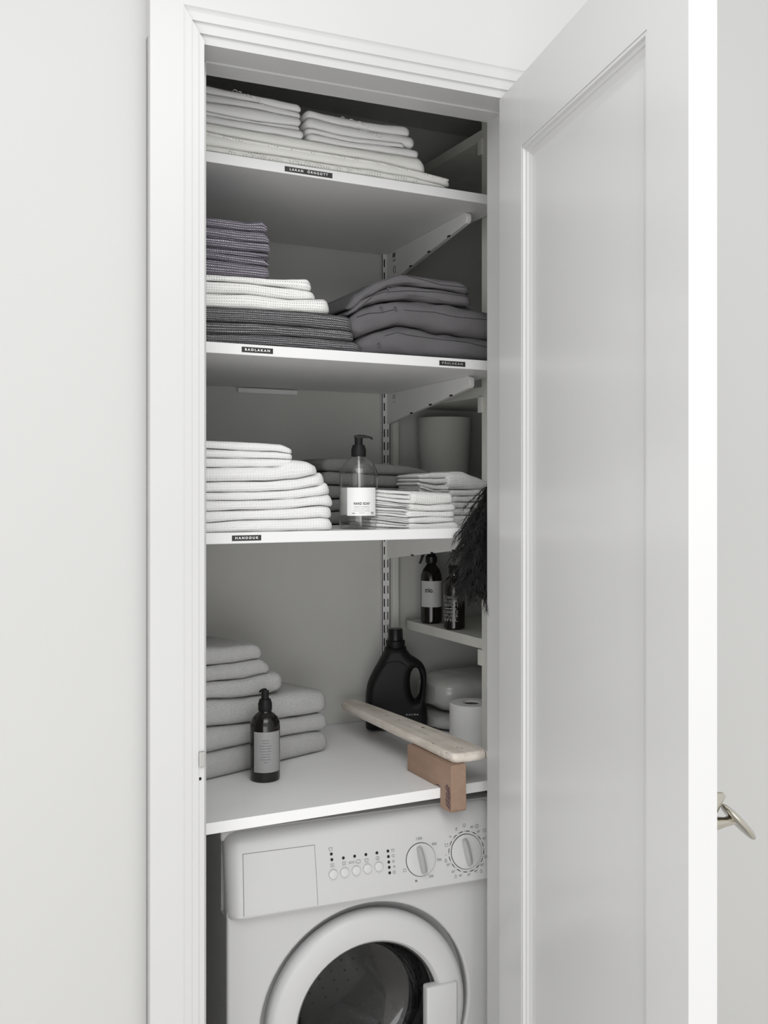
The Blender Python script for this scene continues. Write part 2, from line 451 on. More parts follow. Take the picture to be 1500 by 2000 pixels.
def inset(o, s, z):
    """how far the front of a folded cloth lies behind its plane at a given height"""
    B, T, depth, set0, seed, pw = SURF[o.name]; b, t = interp(B, s), interp(T, s); h = max(t - b, .002)
    q = min(1.0, abs(z - (b + t) / 2) / (h / 2)) ** (1 / pw)
    return set0 + .004 * noise.noise((s * 9, seed * 3.1, 0.3)) + min(h * .55, depth * .3) * (1 - math.sqrt(max(0, 1 - q * q)) ** pw)
def seam(parent, plane, pts, r=0.0007, mat=None, out=0.0015, name='seam', n=4):
    (pu, pv), a = plane; P = []
    q = [conv(plane, *p) for p in pts]
    for (s, z), (s2, z2) in zip(q, q[1:]):
        for k in range(n):
            t = k / n; P.append((s + (s2 - s) * t, z + (z2 - z) * t))
    P.append(q[-1])
    W = []
    for s, z in P:
        e = out - inset(parent, s, z)
        W.append((pu + s * math.cos(a) + e * math.sin(a) - parent.location.x, pv + s * math.sin(a) - e * math.cos(a) - parent.location.y, z - parent.location.z))
    return MB().tube(W, r, 5).build(name, mat, parent, smooth=True)

# ------------------------------------------------------------------ THE SETTING
FRZ = R(-2.9)                     # the door wall is turned a little against the shelves
def F(x, y, z=0.0):               # a point of the door-wall frame in the world
    c, s = math.cos(FRZ), math.sin(FRZ); return (x * c - y * s, x * s + y * c, z)
ZB = lambda r: CAMZ + r
XL, XR, XJL, XJR = 0.397, 1.039, 0.4185, 1.0185     # opening at the casing / between the linings
YF, YW, YJ0, YJ1 = 1.668, 1.705, 1.746, 1.80        # casing face, wall face, rebate end, lining end
ZO, ZJ = ZB(0.7632), ZB(0.7600)
ZTOP = 2.75

fl = MB().box(-3.2, 4.2, -3.2, 3.2, -0.05, 0.0).build('floor', FLOOR); struct(fl)
wf = MB().box(-3.0, XL - 0.02, YW, YJ1, 0, ZTOP).box(XR + 0.02, 4.0, YW, YJ1, 0, ZTOP).box(XL - 0.02, XR + 0.02, YW, YJ1, ZO + 0.02, ZTOP).build('wall_front', WALL, rz=FRZ); struct(wf)

# casing profile: distance from the opening edge (m) and how far it lies behind the casing's face
PROF = [(0.0, 0.017), (0.0, 0.0150), (0.0110, 0.0138), (0.0128, 0.0132), (0.0142, 0.0115), (0.0152, 0.0090), (0.0290, 0.0080), (0.0308, 0.0074),
        (0.0322, 0.0060), (0.0332, 0.0042), (0.0470, 0.0034), (0.0495, 0.0028), (0.0520, 0.0018), (0.0545, 0.0)]
KS = 0.66                         # side mouldings are narrower than the one over the door
def casing():
    zt = ZB(1.05)
    # left board
    m = MB(); rows = []
    pl = [(d * KS, y * .18) for d, y in PROF] + [(0.0362, 0.0), (0.0915, 0.0), (0.0915, YW - YF)]
    for zf in (lambda d: 0.0, lambda d: (ZO + d / KS) if d < 0.036 else zt):
        rows.append([(XL - d, YF + y, zf(d)) for d, y in pl])
    m.grid(rows); m.box(XL - 0.0915, XL - .0015, YF + 0.0175, YW, 0, ZO)
    c = m.build('trim_1', TRIM, rz=FRZ); struct(c)
    # board over the door
    m = MB(); rows = []
    for xf, xe in ((lambda d: XL - d * KS, XL - .0545 * KS), (lambda d: XR + d * KS, XR + .20)):
        rows.append([(xf(min(d, 0.0545)), YF + y, ZO + d) for d, y in PROF] + [(xe, YF, ZO + .0546), (xe, YF, zt), (xe, YW, zt)])
    m.grid(rows); m.box(XL - 0.03, XR + 0.03, YF + 0.0175, YW, ZO + .0015, zt - .001)
    t = m.build('trim_2', TRIM, rz=FRZ); struct(t)
    m = MB(); rows = []
    for zf in (lambda d: 0.0, lambda d: (ZO + d / KS) if d < 0.036 else ZO + .0545):
        rows.append([(XR + d, YF + y, zf(d)) for d, y in pl])
    m.grid(rows); m.box(XR + .0015, XR + 0.0915, YF + 0.0175, YW, 0, ZO)
    r = m.build('trim_3', TRIM, rz=FRZ); struct(r)
    return c
cas = casing()
m = MB()
for a, b, c in ((XL - 0.02, XL, XJL), (XR + 0.02, XR, XJR)):
    x0, x1 = sorted((a, b)); m.box(x0, x1, YF + 0.0160, YJ0 + .002, 0, ZO + .02)
    x0, x1 = sorted((a, c)); m.box(x0, x1, YJ0, YJ1, 0, ZO + .02)
m.box(XL, XR, YF + 0.0160, YJ0 + .002, ZO, ZO + 0.02); m.box(XL, XR, YJ0, YJ1, ZJ, ZO + .02)
jam = m.build('trim_4', TRIM, rz=FRZ, bevel=0.0012); struct(jam)
# striker of the latch let into the casing's inner edge
zs = ZB(-(1495 - 958) / FPX * 1.70)
sp = MB().box(XL - 0.0135, XL - 0.0005, YF + 0.0035, YF + 0.012, zs - 0.026, zs + 0.004)
sp.box(XL - 0.0095, XL + 0.0005, YF - 0.002, YF + 0.012, zs + 0.002, zs + 0.027)
sp = sp.build('strike_plate', STEEL, cas, bevel=0.0008); sp['label'] = 'worn steel strike plate'
MB().lathe([(0.0, 0.0), (0.0032, 0.0), (0.0028, 0.0012), (0, 0.0015)], 14).build('screw', DARK, sp).matrix_local = Matrix.Translation((XL - 0.0075, YF + 0.0034, zs - 0.019)) @ Matrix.Rotation(R(90), 4, 'X')

# inside of the closet (square to the shelves)
VB, UL, UR = 2.432, 0.235, 1.60
wb = MB().box(UL - .03, UR + .03, VB, VB + 0.05, 0, 2.62).build('wall_back', CLOSET); struct(wb)
wl = MB().box(UL - .05, UL, 1.80, VB + .05, 0, 2.62).build('wall_left', CLOSET); struct(wl)
ce = MB().box(UL - .05, UR + .05, 1.76, VB + .05, 2.52, 2.57).build('ceiling', CLOSET); struct(ce)
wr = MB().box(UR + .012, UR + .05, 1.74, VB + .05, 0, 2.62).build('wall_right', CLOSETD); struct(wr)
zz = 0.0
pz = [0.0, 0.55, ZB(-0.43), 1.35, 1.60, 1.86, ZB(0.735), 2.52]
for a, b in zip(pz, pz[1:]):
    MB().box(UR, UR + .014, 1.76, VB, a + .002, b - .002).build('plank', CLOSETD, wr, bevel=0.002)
# white batten on the back wall under the second shelf, added to stand for a bright patch
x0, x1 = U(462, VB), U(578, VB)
bt = MB().box(x0, x1, VB - 0.014, VB, ZB(.2480), ZB(.2610)).build('bright_wall_strip', plain('bright_white_strip', (.88, .88, .88), .25), bevel=0.003)
tag(bt, 'short bright white batten on the back wall just under the second shelf', 'strip')

# ------------------------------------------------------------------ shelving
USR = 1.253; U0 = 0.26
V1, V2, V3, V4 = 1.892, 1.848, 1.830, 1.812
Z1, Z2, Z3 = ZB(.663), ZB(.2842), ZB(-.0806)
ZW = ZB(-.6224)
TH = 0.0212
def bracket(parent, ztop, vtip, ub, ut, hb, ht):
    """folded steel bracket hooked into the standard, deeper at the wall than at its tip"""
    vb = VB - 0.012
    pts = [(vb, 0), (vtip + .012, 0), (vtip + .003, -.004), (vtip, -.010), (vtip, -ht + .006), (vtip + .006, -ht), (vb - .004, -hb), (vb, -hb + .004)]
    def fn(off):
        return lambda p: (ub + (ut - ub) * (vb - p[0]) / (vb - vtip) + off, p[0], ztop + p[1])
    m = MB().prism(pts, fn(-0.0065), fn(0.0065))
    o = m.build('bracket', METAL, parent, bevel=0.0018)
    for q in (.22, .48, .74):                      # clips along the lower edge
        v = vb + (vtip - vb) * (1 - q * .9); z = ztop - ht - (hb - ht) * (1 - (vb - v) / (vb - vtip))
        uu = ub + (ut - ub) * (vb - v) / (vb - vtip)
        MB().box(uu - .0068, uu - .0058, v - .007, v + .007, z - .001, z + .003).build('clip', DARK, o)
    return o
def shelf(label, v0, z, brk):
    t = thing('wall_shelf', label, 'shelf', (0, 0, 0), 0, 'white wall shelves')
    MB().box(U0, USR, v0, VB - .003, z - TH, z).build('shelf_board', SHELF, t, bevel=0.0012)
    b = bracket(t, z - TH, *brk)
    l = bracket(t, z - TH, brk[0], 0.42, 0.42, brk[3], brk[4])
    return t, b
sh1, b1 = shelf('topmost white shelf, carrying folded white linen and lace', V1, Z1, (1.961, 1.2215, 1.1965, .083, .026))
sh2, b2 = shelf('second white shelf from the top, carrying dark waffle towels and charcoal bedding', V2, Z2, (1.945, 1.2215, 1.1950, .083, .028))
sh3, b3 = shelf('third white shelf from the top, carrying bright white towels and clear soap', V3, Z3, (1.93, 1.2215, 1.1950, .083, .030))
def tape(sh, text, xa, ya, xb, yb, hpx, v, mat, size, spacing):
    A = at_v(xa, ya, v); B = at_v(xb, yb, v); h = hpx
    zc = (A[2] + B[2]) / 2
    t = MB().box(A[0], B[0], v - 0.0007, v, zc - h / 2, zc + h / 2).build('label_tape', TAPE, sh)
    t['label'] = 'black embossed label tape with white letters'
    uc = (A[0] + B[0]) / 2
    lettering(text, size, lambda x, y: (uc + x, v - 0.0009, zc + y), t, mat, bold=0.0002, spacing=spacing, width=(B[0] - A[0]) * .80)
tape(sh1, 'LAKAN  ÖRNGOTT', 556, 331, 649, 342, 0.0105, V1, PRINTW, 0.0068, 1.5)
tape(sh2, 'BADLAKAN', 472, 682.5, 533, 686, 0.0105, V2, PRINTW, 0.0062, 1.5)
tape(sh2, 'PÅSLAKAN', 858, 708.5, 908.5, 712, 0.0105, V2, PRINTG, 0.0062, 1.5)
tape(sh3, 'HANDDUK', 453, 1051, 510, 1050.5, 0.0105, V3, PRINTW, 0.0062, 1.5)
def stamp(b, z, kind):                              # inspection print near the wall end of a bracket
    u = 1.2215 - .0065 - .0004; m = MB()
    for k, dv in enumerate((0, .006, .012)): m.box(u - .0003, u, 2.375 - dv, 2.379 - dv, z - .018, z - .006)
    for k in range(4):
        m.tube([(u, 2.362 + .004 * k, z - .024 - .004 * (k % 2)), (u, 2.366 + .004 * k, z - .028 + .004 * (k % 2))], .0007, 4)
    if kind: m.tube([(u, 2.368 + .006 * math.cos(a), z - .052 + .010 * math.sin(a)) for a in [R(x) for x in range(-40, 290, 22)]], .0009, 4)
    for v in range(len(m.v)):
        p = m.v[v]; m.v[v] = (p[0] - (2.42 - p[1]) * .0525, p[1], p[2])
    m.build('stamp', PRINTG if not kind else PRINTK, b)
stamp(b1, Z1 - TH, True); stamp(b2, Z2 - TH, False)

def standard():
    """slotted upright rail screwed to the back wall"""
    ua, ub, va = U(742.5, VB), U(757.5, VB), VB - 0.012
    w_ = ub - ua; xs = [ua, ua + w_ * .20, ua + w_ * .37, ua + w_ * .67, ua + w_ * .84, ub]
    m = MB(); z = 0.9; p, s = 0.0355, 0.0215
    m.box(ua, ub, VB - .002, VB - .0005, .9, 2.5)
    m.box(ua, ua + .0015, va, VB - .001, .9, 2.5); m.box(ub - .0015, ub, va, VB - .001, .9, 2.5)
    zs_ = []
    while z < 2.46:
        zs_.append(z)
        for (a, b, full) in ((0, 1, 1), (1, 2, 0), (2, 3, 1), (3, 4, 0), (4, 5, 1)):
            m.box(xs[a], xs[b], va, va + .0015, z, z + (p if full else p - s))
        z += p
    t = tag(m.build('slotted_upright', METAL), 'white slotted metal upright on the back wall of the closet', 'shelf upright')
    MB().box(ua + .002, ub - .002, VB - .004, VB - .0025, .9, 2.46).build('slot_backing', DARK, t)
standard()

# painted side rack on the right: two posts with narrow shelves running to the back
rk = thing('side_rack', 'cream painted wooden side rack with narrow shelves on the right', 'rack', (0, 0, 0))
US = 1.263
MB().box(US, US + .046, 1.968, 2.014, ZW, 2.5).build('post', RACK, rk, bevel=0.002)
MB().box(U(759, VB), U(779, VB - .03), VB - .03, VB - .002, ZW, 2.5).build('post', RACK, rk, bevel=0.0015)
RZ = [ZB(.859), ZB(.247), ZB(.0), ZB(-.353)]
for i, z in enumerate(RZ):
    MB().box(US + .002, UR - .003, 2.012, VB - .032, z - .0245, z).build('rack_shelf', RACK, rk, bevel=0.0012)
    c = MB().box(US - .006, US + .004, 2.006, 2.022, z - .062, z - .025).build('cleat', RACK, rk, bevel=0.001)
wt = MB().box(UL + .005, UR - .003, V4, VB - .003, ZW - .0216, ZW).build('worktop', WORK, bevel=0.0012)
tag(wt, 'white laminate worktop over the washing machine', 'worktop')

# ------------------------------------------------------------------ the open door
DP = (0.977, 1.678); DA = R(10.5)
dd = (-math.sin(DA), -math.cos(DA)); dn = (math.cos(DA), -math.sin(DA))
def D3(t, n, z): return F(DP[0] + dd[0] * t + dn[0] * n, DP[1] + dd[1] * t + dn[1] * n, z)
dr = thing('door_1', '', '', (0, 0, 0)); del dr['label']; del dr['category']; struct(dr)
DZ1 = ZB(.757); DW, DT = 0.699, 0.040
TA, TB, ZR = 0.1176, 0.590, ZB(.6275)
def dbox(name, t0, t1, n0, n1, z0, z1, mat=DOORP, bevel=0.0004):
    m = MB(); c = [D3(t, n, z) for t in (t0, t1) for n in (n0, n1) for z in (z0, z1)]
    m.add(c, [(0, 1, 3, 2), (4, 6, 7, 5), (0, 4, 5, 1), (2, 3, 7, 6), (0, 2, 6, 4), (1, 5, 7, 3)])
    return m.build(name, mat, dr, bevel=bevel)
dbox('stile', 0, TA, 0, DT, .01, DZ1)
dbox('stile', TB, DW, 0, DT, .01, DZ1)
dbox('rail', TA, TB, 0, DT, ZR, DZ1)
dbox('rail', TA, TB, 0, DT, .01, .22)
dbox('panel', TA - .004, TB + .004, .0145, .026, .21, ZR + .004)
# stepped moulding round the sunk panel
MP = [(-.0010, 0.0040), (-.0004, 0.0016), (0.0015, 0.0009), (0.0055, 0.0011), (0.0072, 0.0052), (0.0125, 0.0068), (0.0140, 0.0090), (0.0240, 0.0128), (0.0330, 0.0142), (0.0385, 0.0146)]
m = MB(); rows = []
for d, n in MP:
    rows.append([D3(TA + d, n, .22 + d), D3(TA + d, n, ZR - d), D3(TB - d, n, ZR - d), D3(TB - d, n, .22 + d)])
m.grid(rows, True); m.build('moulding', DOORP, dr)
# handle on the far face: rose, neck and tilted oval knob
hz = ZB(-(1622 - 958) / FPX * 1.262)
hd = MB(); t0 = 0.668
rose = [(math.cos(R(a)) * .015, math.sin(R(a)) * .026) for a in range(0, 360, 15)]
hd.prism(rose, lambda p: D3(t0 + p[0], DT, hz + .016 + p[1]), lambda p: D3(t0 + p[0], DT + .005, hz + .016 + p[1]))
hd.prism([(p[0] * .8, p[1] * .95 - .002) for p in rose], lambda p: D3(t0 + p[0], DT + .004, hz + .018 + p[1]), lambda p: D3(t0 + p[0] * .6, DT + .027, hz + .036 + p[1] * .12))
hd.tube([D3(t0, DT + .003, hz), D3(t0, DT + .018, hz - .0005), D3(t0, DT + .030, hz), D3(t0, DT + .048, hz + .003)], [.013, .0085, .0062, .0062], 14)
H = hd.build('handle', NICKEL, dr, smooth=True)
m = MB(); K0 = Vector(D3(t0, DT + .049, hz - .001)); O0 = Vector(D3(0, 0, 0))
ax = (Vector(D3(0, 1, 0)) - O0).normalized(); wd = (Vector(D3(1, 0, 0)) - O0).normalized()
tl = (ax * .687 - Vector((0, 0, 1)) * .726).normalized(); th_ = wd.cross(tl).normalized()
rows = []
for r_, h_ in ((.02, .0050), (.4, .0050), (.7, .0046), (.88, .0036), (.97, .0018), (1, 0), (.97, -.0016), (.88, -.003), (.7, -.0038), (.4, -.0042), (.02, -.0042)):
    rows.append([K0 + tl * (.0335 * r_ * math.cos(R(a))) + wd * (.018 * r_ * math.sin(R(a))) + th_ * h_ for a in range(0, 360, 12)])
m.grid(rows, True); m.build('knob', NICKEL, H, smooth=True)
hb = MB().tube([F(XR - .006, YF - .004, 1.95), F(XR - .006, YF - .004, 2.04)], .006, 12).build('hinge', TRIM, dr)

# ------------------------------------------------------------------ washing machine
WRZ = R(-4.2); WX0, WX1 = 0.4455, 1.0405; WY0 = 1.880; XC, YC = 0.743, 2.13
def Wp(x, y, z=0.0):
    c, s = math.cos(WRZ), math.sin(WRZ); return (x * c - y * s, x * s + y * c, z)
wm = thing('washing_machine', 'white front-loading washing machine under the worktop', 'washing machine', Wp(XC, YC), WRZ)
def wbuild(m, name, mat, parent=None, **kw):
    o = m.build(name, mat, parent or wm, **kw)
    if parent is None: o.location = (-XC, -YC, 0)
    return o
TAU = math.atan(0.022 / 0.115); ZP0 = 0.690
PZ = [(ZP0, 1.876), (ZP0 + .001, 1.866), (ZP0 + .006, 1.8615), (.705, 1.862), (.73, 1.8668), (.76, 1.8725), (.79, 1.8782), (.812, 1.883), (.826, 1.888), (.837, 1.897), (.844, 1.908), (.848, 1.922)]
def PY(z):
    for (a, b), (c, d) in zip(PZ, PZ[1:]):
        if z <= c: return b + (d - b) * max(0, (z - a)) / (c - a)
    return PZ[-1][1]
def panel(x, y):
    d = ray(x, y); c, s = math.cos(-WRZ), math.sin(-WRZ); d = (d[0] * c - d[1] * s, d[0] * s + d[1] * c, d[2])
    Y = 1.87
    for _ in range(12): t = Y / d[1]; Y = PY(CAMZ + d[2] * t)
    return d[0] * t, CAMZ + d[2] * t
def pfr(X, z):
    """frame on the sloping panel: along, up the slope, outwards"""
    Y = PY(z)
    return lambda a, b, n=0.0: (X + a, Y + b * math.sin(TAU) - n * math.cos(TAU), z + b * math.cos(TAU) + n * math.sin(TAU))
# cabinet: sides, back, bottom and the front plate with its round opening
m = MB()
for xa in (WX0, WX1 - .012): m.box(xa, xa + .012, WY0 + .004, 2.385, .012, ZP0).box(xa, xa + .012, 1.928, 2.385, ZP0 - .002, .835)
m.box(WX0, WX1, 2.375, 2.387, .012, .835).box(WX0, WX1, WY0 + .02, 2.38, .012, .03)
wbuild(m, 'cabinet', WM_W, bevel=0.002)
wbuild(MB().box(WX0 - .004, WX1 + .004, 1.915, 2.39, .829, .848), 'lid', WM_W, bevel=0.004)
DX, DZ_ = 0.7365, 0.447
q = panel(728, 1700)[0]
circ = lambda r, n=72, cx=0, cz=0: [(cx + r * math.cos(2 * math.pi * i / n), cz + r * math.sin(2 * math.pi * i / n)) for i in range(n)]
rr = []
for cx, cz, a0 in ((WX1 - .016, ZP0 + .01, 0), (WX0 + .016, ZP0 + .01, 90), (WX0 + .016, .075, 180), (WX1 - .016, .075, 270)):
    rr += [(cx + .016 * math.cos(R(a0 + k)), cz + .016 * math.sin(R(a0 + k))) for k in (0, 30, 60, 90)]
me = shape2d(rr, [circ(.226, 72, DX, DZ_ + .003)], 0.011, 0.006, 3)
for v in me.vertices: v.co = (v.co.x - XC, WY0 + .011 + v.co.z * -1 - YC, v.co.y)
for p in me.polygons: p.use_smooth = True
me.set_sharp_from_angle(angle=R(35))
link('front_plate', me, WM_W, wm)
wbuild(MB().box(WX0 + .005, WX1 - .005, WY0 + .012, WY0 + .03, .0, .062), 'plinth', WM_W, bevel=.003)
def ringY(prof, cx=DX, cz=DZ_, seg=72):
    return MB().grid([[(cx + r * math.cos(2 * math.pi * j / seg), y, cz + r * math.sin(2 * math.pi * j / seg)) for j in range(seg)] for r, y in prof], True)
wbuild(ringY([(.2275, 1.886), (.2275, 1.912), (.20, 1.916), (.168, 1.916), (.166, 1.93)], DX, DZ_ + .003), 'door_recess', WM_W, smooth=True)
wbuild(ringY([(.168, 1.914), (.160, 1.922), (.157, 1.935), (.163, 1.948), (.158, 1.962), (.166, 1.975), (.175, 1.98)]), 'door_gasket', RUBBER, smooth=True)
drm = wbuild(ringY([(.172, 1.975), (.225, 1.985), (.235, 2.0), (.235, 2.30), (.22, 2.325), (.05, 2.315), (.0, 2.315)]), 'drum', DRUM, smooth=True)
m = MB()
for i in range(64):                                   # perforations of the drum wall and its back
    a = 2 * math.pi * i / 64
    for j in range(17):
        aa = a + (j % 2) * math.pi / 64; y = 2.02 + j * .0165; r = .2345
        c = Vector((DX + r * math.cos(aa), y, DZ_ + r * math.sin(aa))); t = Vector((-math.sin(aa), 0, math.cos(aa))); e = Vector((0, 1, 0))
        m.add([c + t * (.0031 * math.cos(k)) + e * (.0031 * math.sin(k)) for k in [x * math.pi / 4 for x in range(8)]], [tuple(range(8))])
for r in (.06, .085, .11, .135, .16, .185):
    for i in range(int(r * 190)):
        a = 2 * math.pi * i / int(r * 190)
        c = Vector((DX + r * math.cos(a), 2.3135, DZ_ + r * math.sin(a)))
        m.add([c + Vector((.004 * math.cos(k), 0, .004 * math.sin(k))) for k in [x * math.pi / 4 for x in range(8)]], [tuple(range(8))])
pf = m.build('perforations', DARK, drm); pf['kind'] = 'stuff'
for a in (R(-32), R(88), R(208)):                      # three lifting paddles
    ca, sa = math.cos(a), math.sin(a)
    sec = [(-.04, 0), (-.028, .012), (-.014, .055), (0, .062), (.014, .055), (.028, .012), (.04, 0)]
    fn = lambda y: (lambda p: (DX + ca * (.233 - p[1]) - sa * p[0], y, DZ_ + sa * (.233 - p[1]) + ca * p[0]))
    MB().prism(sec, fn(2.02), fn(2.29)).build('drum_paddle', PADDLE, drm, bevel=0.004, smooth=True)
dw = wbuild(ringY([(.2125, 1.900), (.2150, 1.888), (.2140, 1.876), (.2090, 1.867), (.2010, 1.8635), (.172, 1.8605), (.160, 1.8625), (.1545, 1.869), (.1520, 1.880), (.1515, 1.900)]), 'door_ring', WM_P, smooth=True)
gb = [(.1535, 1.884), (.1500, 1.905), (.1400, 1.935), (.1250, 1.958), (.1100, 1.966), (.0, 1.970)]
rows_ = gb
ringY(rows_).build('glass_bowl', BOWL, dw, smooth=True)
ringY([(.1545, 1.876), (.1515, 1.874), (.1490, 1.879), (.1500, 1.886)]).build('glass_rim', RUBBER, dw, smooth=True)
# handle flap at the right of the door
def Wx(x, y, Y):
    d = ray(x, y); c, s = math.cos(-WRZ), math.sin(-WRZ); d = (d[0] * c - d[1] * s, d[0] * s + d[1] * c, d[2]); t = Y / d[1]
    return d[0] * t, CAMZ + d[2] * t
ha, hzt = Wx(836, 1932, 1.850); hb_, _ = Wx(893, 1925, 1.857)
MB().box(ha, hb_, 1.8535, 1.878, hzt - .135, hzt).build('handle_flap', WM_P, dw, bevel=0.0045, smooth=True, seg=3)
# control panel
m = MB(); rows = []; PXL, PXR, RE = WX0, WX1, .034
N = 60
for i in range(N + 1):
    X = PXL + (PXR - PXL) * i / N if 6 < i < N - 6 else None
xs = [PXL + RE * (1 - math.cos(R(a))) for a in range(0, 91, 10)] + [PXL + RE + (PXR - PXL - 2 * RE) * k / 12 for k in range(1, 12)] + [PXR - RE * (1 - math.cos(R(a))) for a in range(90, -1, -10)]
for X in xs:
    d = min(X - PXL, PXR - X); back = 0 if d >= RE else (RE - math.sqrt(max(0, RE * RE - (RE - d) ** 2))) * .9
    rows.append([(X, 1.932, ZP0 - .0005)] + [(X, min(y + back, 1.931), z - back * .25 * max(0, (z - .78) / .07)) for z, y in PZ] + [(X, 1.932, .847)])
m.grid(rows); m.box(PXL + .040, PXR - .040, 1.924, 1.93, ZP0 + .001, .84)
cp = wbuild(m, 'control_panel', WM_P, smooth=True)
# detergent drawer: a seam and the drawer front following the panel
def patch(corners, off, name, mat, parent, n=10):
    (a, b, c, d) = [panel(*p) for p in corners]; rows = []       # tl tr br bl
    for i in range(n + 1):
        t = i / n; L = (a[0] + (d[0] - a[0]) * t, a[1] + (d[1] - a[1]) * t); Rr = (b[0] + (c[0] - b[0]) * t, b[1] + (c[1] - b[1]) * t); r = []
        for k in range(9):
            u = k / 8; x, z = L[0] + (Rr[0] - L[0]) * u, L[1] + (Rr[1] - L[1]) * u; r.append((x, PY(z) - off * math.cos(TAU), z + off * math.sin(TAU)))
        rows.append(r)
    return MB().grid(rows).build(name, mat, parent)
seamp = patch([(473.9, 1668.1), (614.4, 1649.9), (621.0, 1768.4), (475.9, 1790.2)], .0005, 'drawer_gap', PRINTS, cp)
patch([(474.7, 1668.9), (613.6, 1650.8), (620.2, 1769.0), (476.7, 1790.8)], .0009, 'detergent_drawer', WM_P, cp)
def dot(x, y, r, h, name, mat, parent=cp, seg=24, dome=0.0):
    fr = pfr(*panel(x, y)); rows = []
    for rr_, hh in ((r, -.001), (r, h * .8), (r * .93, h), (r * .5, h + dome * .8), (0.0001, h + dome)):
        rows.append([fr(rr_ * math.cos(2 * math.pi * k / seg), rr_ * math.sin(2 * math.pi * k / seg), hh) for k in range(seg)])
    return MB().grid(rows, True).build(name, mat, parent, smooth=True)
for x, y in ((650, 1707), (672.2, 1703.2), (694.8, 1699.6), (716.8, 1695.8), (738.8, 1692)):
    dot(x, y, .0094, .0003, 'button_gap', PRINTG, seg=28); dot(x + .4, y + .6, .0088, .0042, 'button', WM_B, dome=.0008)
for x, y in ((647, 1668), (648, 1679), (670.5, 1675.7), (692.5, 1672.2), (714.5, 1669), (736, 1665.7), (757.5, 1662.2), (758.5, 1673), (759.3, 1683.7), (760.2, 1694), (761, 1704.7)):
    dot(x, y, .0030, .0006, 'indicator_light', BLACK, seg=14)
def knob(x, y, r, tilt, gl):
    fr = pfr(*panel(x, y)); k = dot(x, y, r, .0035, 'dial', WM_P, seg=48)
    MB().grid([[fr(q * math.cos(R(a)), q * math.sin(R(a)), h) for a in range(0, 360, 8)] for q, h in ((r + .0012, .0002), (r + .0012, .0006), (r, .0006))], True).build('dial_gap', PRINTK, k)
    ct, st = math.cos(tilt), math.sin(tilt); rows = []
    for b, wd_, hh in ((-1, .10, .0035), (-.99, .7, .010), (-.9, .92, .0155), (-.5, 1.0, .019), (0, 1.0, .020), (.5, .95, .019), (.9, .8, .0155), (.98, .6, .011), (1, .10, .0035)):
        sec = []
        for s_, h_ in ((-1.15, 0), (-1.0, .80), (-.80, 1.0), (-.45, .97), (.2, .86), (.75, .62), (1.0, .30), (1.12, 0)):
            a_, b_ = s_ * gl * .22 * wd_, b * gl
            sec.append(fr(a_ * ct + b_ * st, -a_ * st + b_ * ct, .0035 + (hh - .0035) * h_))
        rows.append(sec)
    MB().grid(rows).build('dial_grip', WM_G, k, smooth=True)
    return k
k1 = knob(821.7, 1678.5, .0322, R(-9), .0275)
k2 = knob(910.5, 1663.0, .0345, R(-9), .0270)
fr2 = pfr(*panel(910.8, 1663.0)); m = MB()
for i in range(16):
    a0 = i * 22.5 + 3.5
    for r0_, a1, a2 in ((.0408, a0 + 3, a0 + 15.5), (.0408, a0 + 18.2, a0 + 19.8)):
        A = [a1 + (a2 - a1) * k / 4 for k in range(5)]
        m.grid([[fr2(q * math.cos(R(a)), q * math.sin(R(a)), .0004) for a in A] for q in (r0_ - .0008, r0_ + .0008)])
m.build('dial_marks', PRINTK, cp)
def ptext(t, x, y, size, mat=PRINTS):
    fr = pfr(*panel(x, y)); lettering(t, size, lambda a, b: fr(a, b, .0004), cp, mat)
for t, x, y in (('1300', 818, 1638), ('900', 848, 1648.5), ('700', 857.5, 1679.5), ('500', 842, 1711.5)): ptext(t, x, y, .0075)
for t, x, y in (('90°', 922, 1615.5), ('60°', 935, 1624), ('40°', 946, 1637.5), ('30°', 876, 1689), ('30°', 885.5, 1702.5), ('40°', 900, 1710), ('30°', 916, 1708.5), ('40°', 930, 1701.5), ('60°', 942, 1689), ('*', 871, 1671)): ptext(t, x, y, .0068)
ptext('ECO', 687, 1684.5, .0060)
def icon(kind, x, y, s, mat=PRINTS):
    """small printed care symbols: tub, drop, spiral, sun, flag"""
    fr = pfr(*panel(x, y)); m = MB(); L = []
    if kind == 'tub': L = [[(-1, .8), (-.8, -.8), (.8, -.8), (1, .8)], [(-1, .6), (-.5, .8), (0, .6), (.5, .8), (1, .6)]]
    if kind == 'box': L = [[(-.9, .8), (-.9, -.8), (.9, -.8), (.9, .8), (-.9, .8)]]
    if kind == 'boxi': L = [[(-.9, .8), (-.9, -.8), (.9, -.8), (.9, .8), (-.9, .8)], [(0, .4), (0, -.4)]]
    if kind == 'flag': L = [[(-1.3, 0), (-.6, .8), (1.4, .8), (1.4, -.8), (-.6, -.8), (-1.3, 0)]]
    if kind == 'ring': L = [[(math.cos(R(a)), math.sin(R(a))) for a in range(0, 361, 24)], [(0, .5), (0, -.5)]]
    if kind == 'spiral': L = [[((1 - a / 700) * math.cos(R(a)), (1 - a / 700) * math.sin(R(a))) for a in range(60, 560, 25)]]
    if kind == 'drop': L = [[(0, 1.2), (-.6, .1), (-.75, -.5), (0, -.9), (.75, -.5), (.6, .1), (0, 1.2)]]
    if kind == 'tee': L = [[(-.1, -.9), (-.1, .9)], [(-1, 0), (1, 0)]]
    if kind == 'cross': L = [[(-.8, -.8), (.8, .8)], [(-.8, .8), (.8, -.8)], [(-.8, 0), (.8, 0)]]
    for l in L: m.tube([fr(a * s, b * s, .0003) for a, b in l], .00035, 4)
    m.build('symbol', mat, cp)
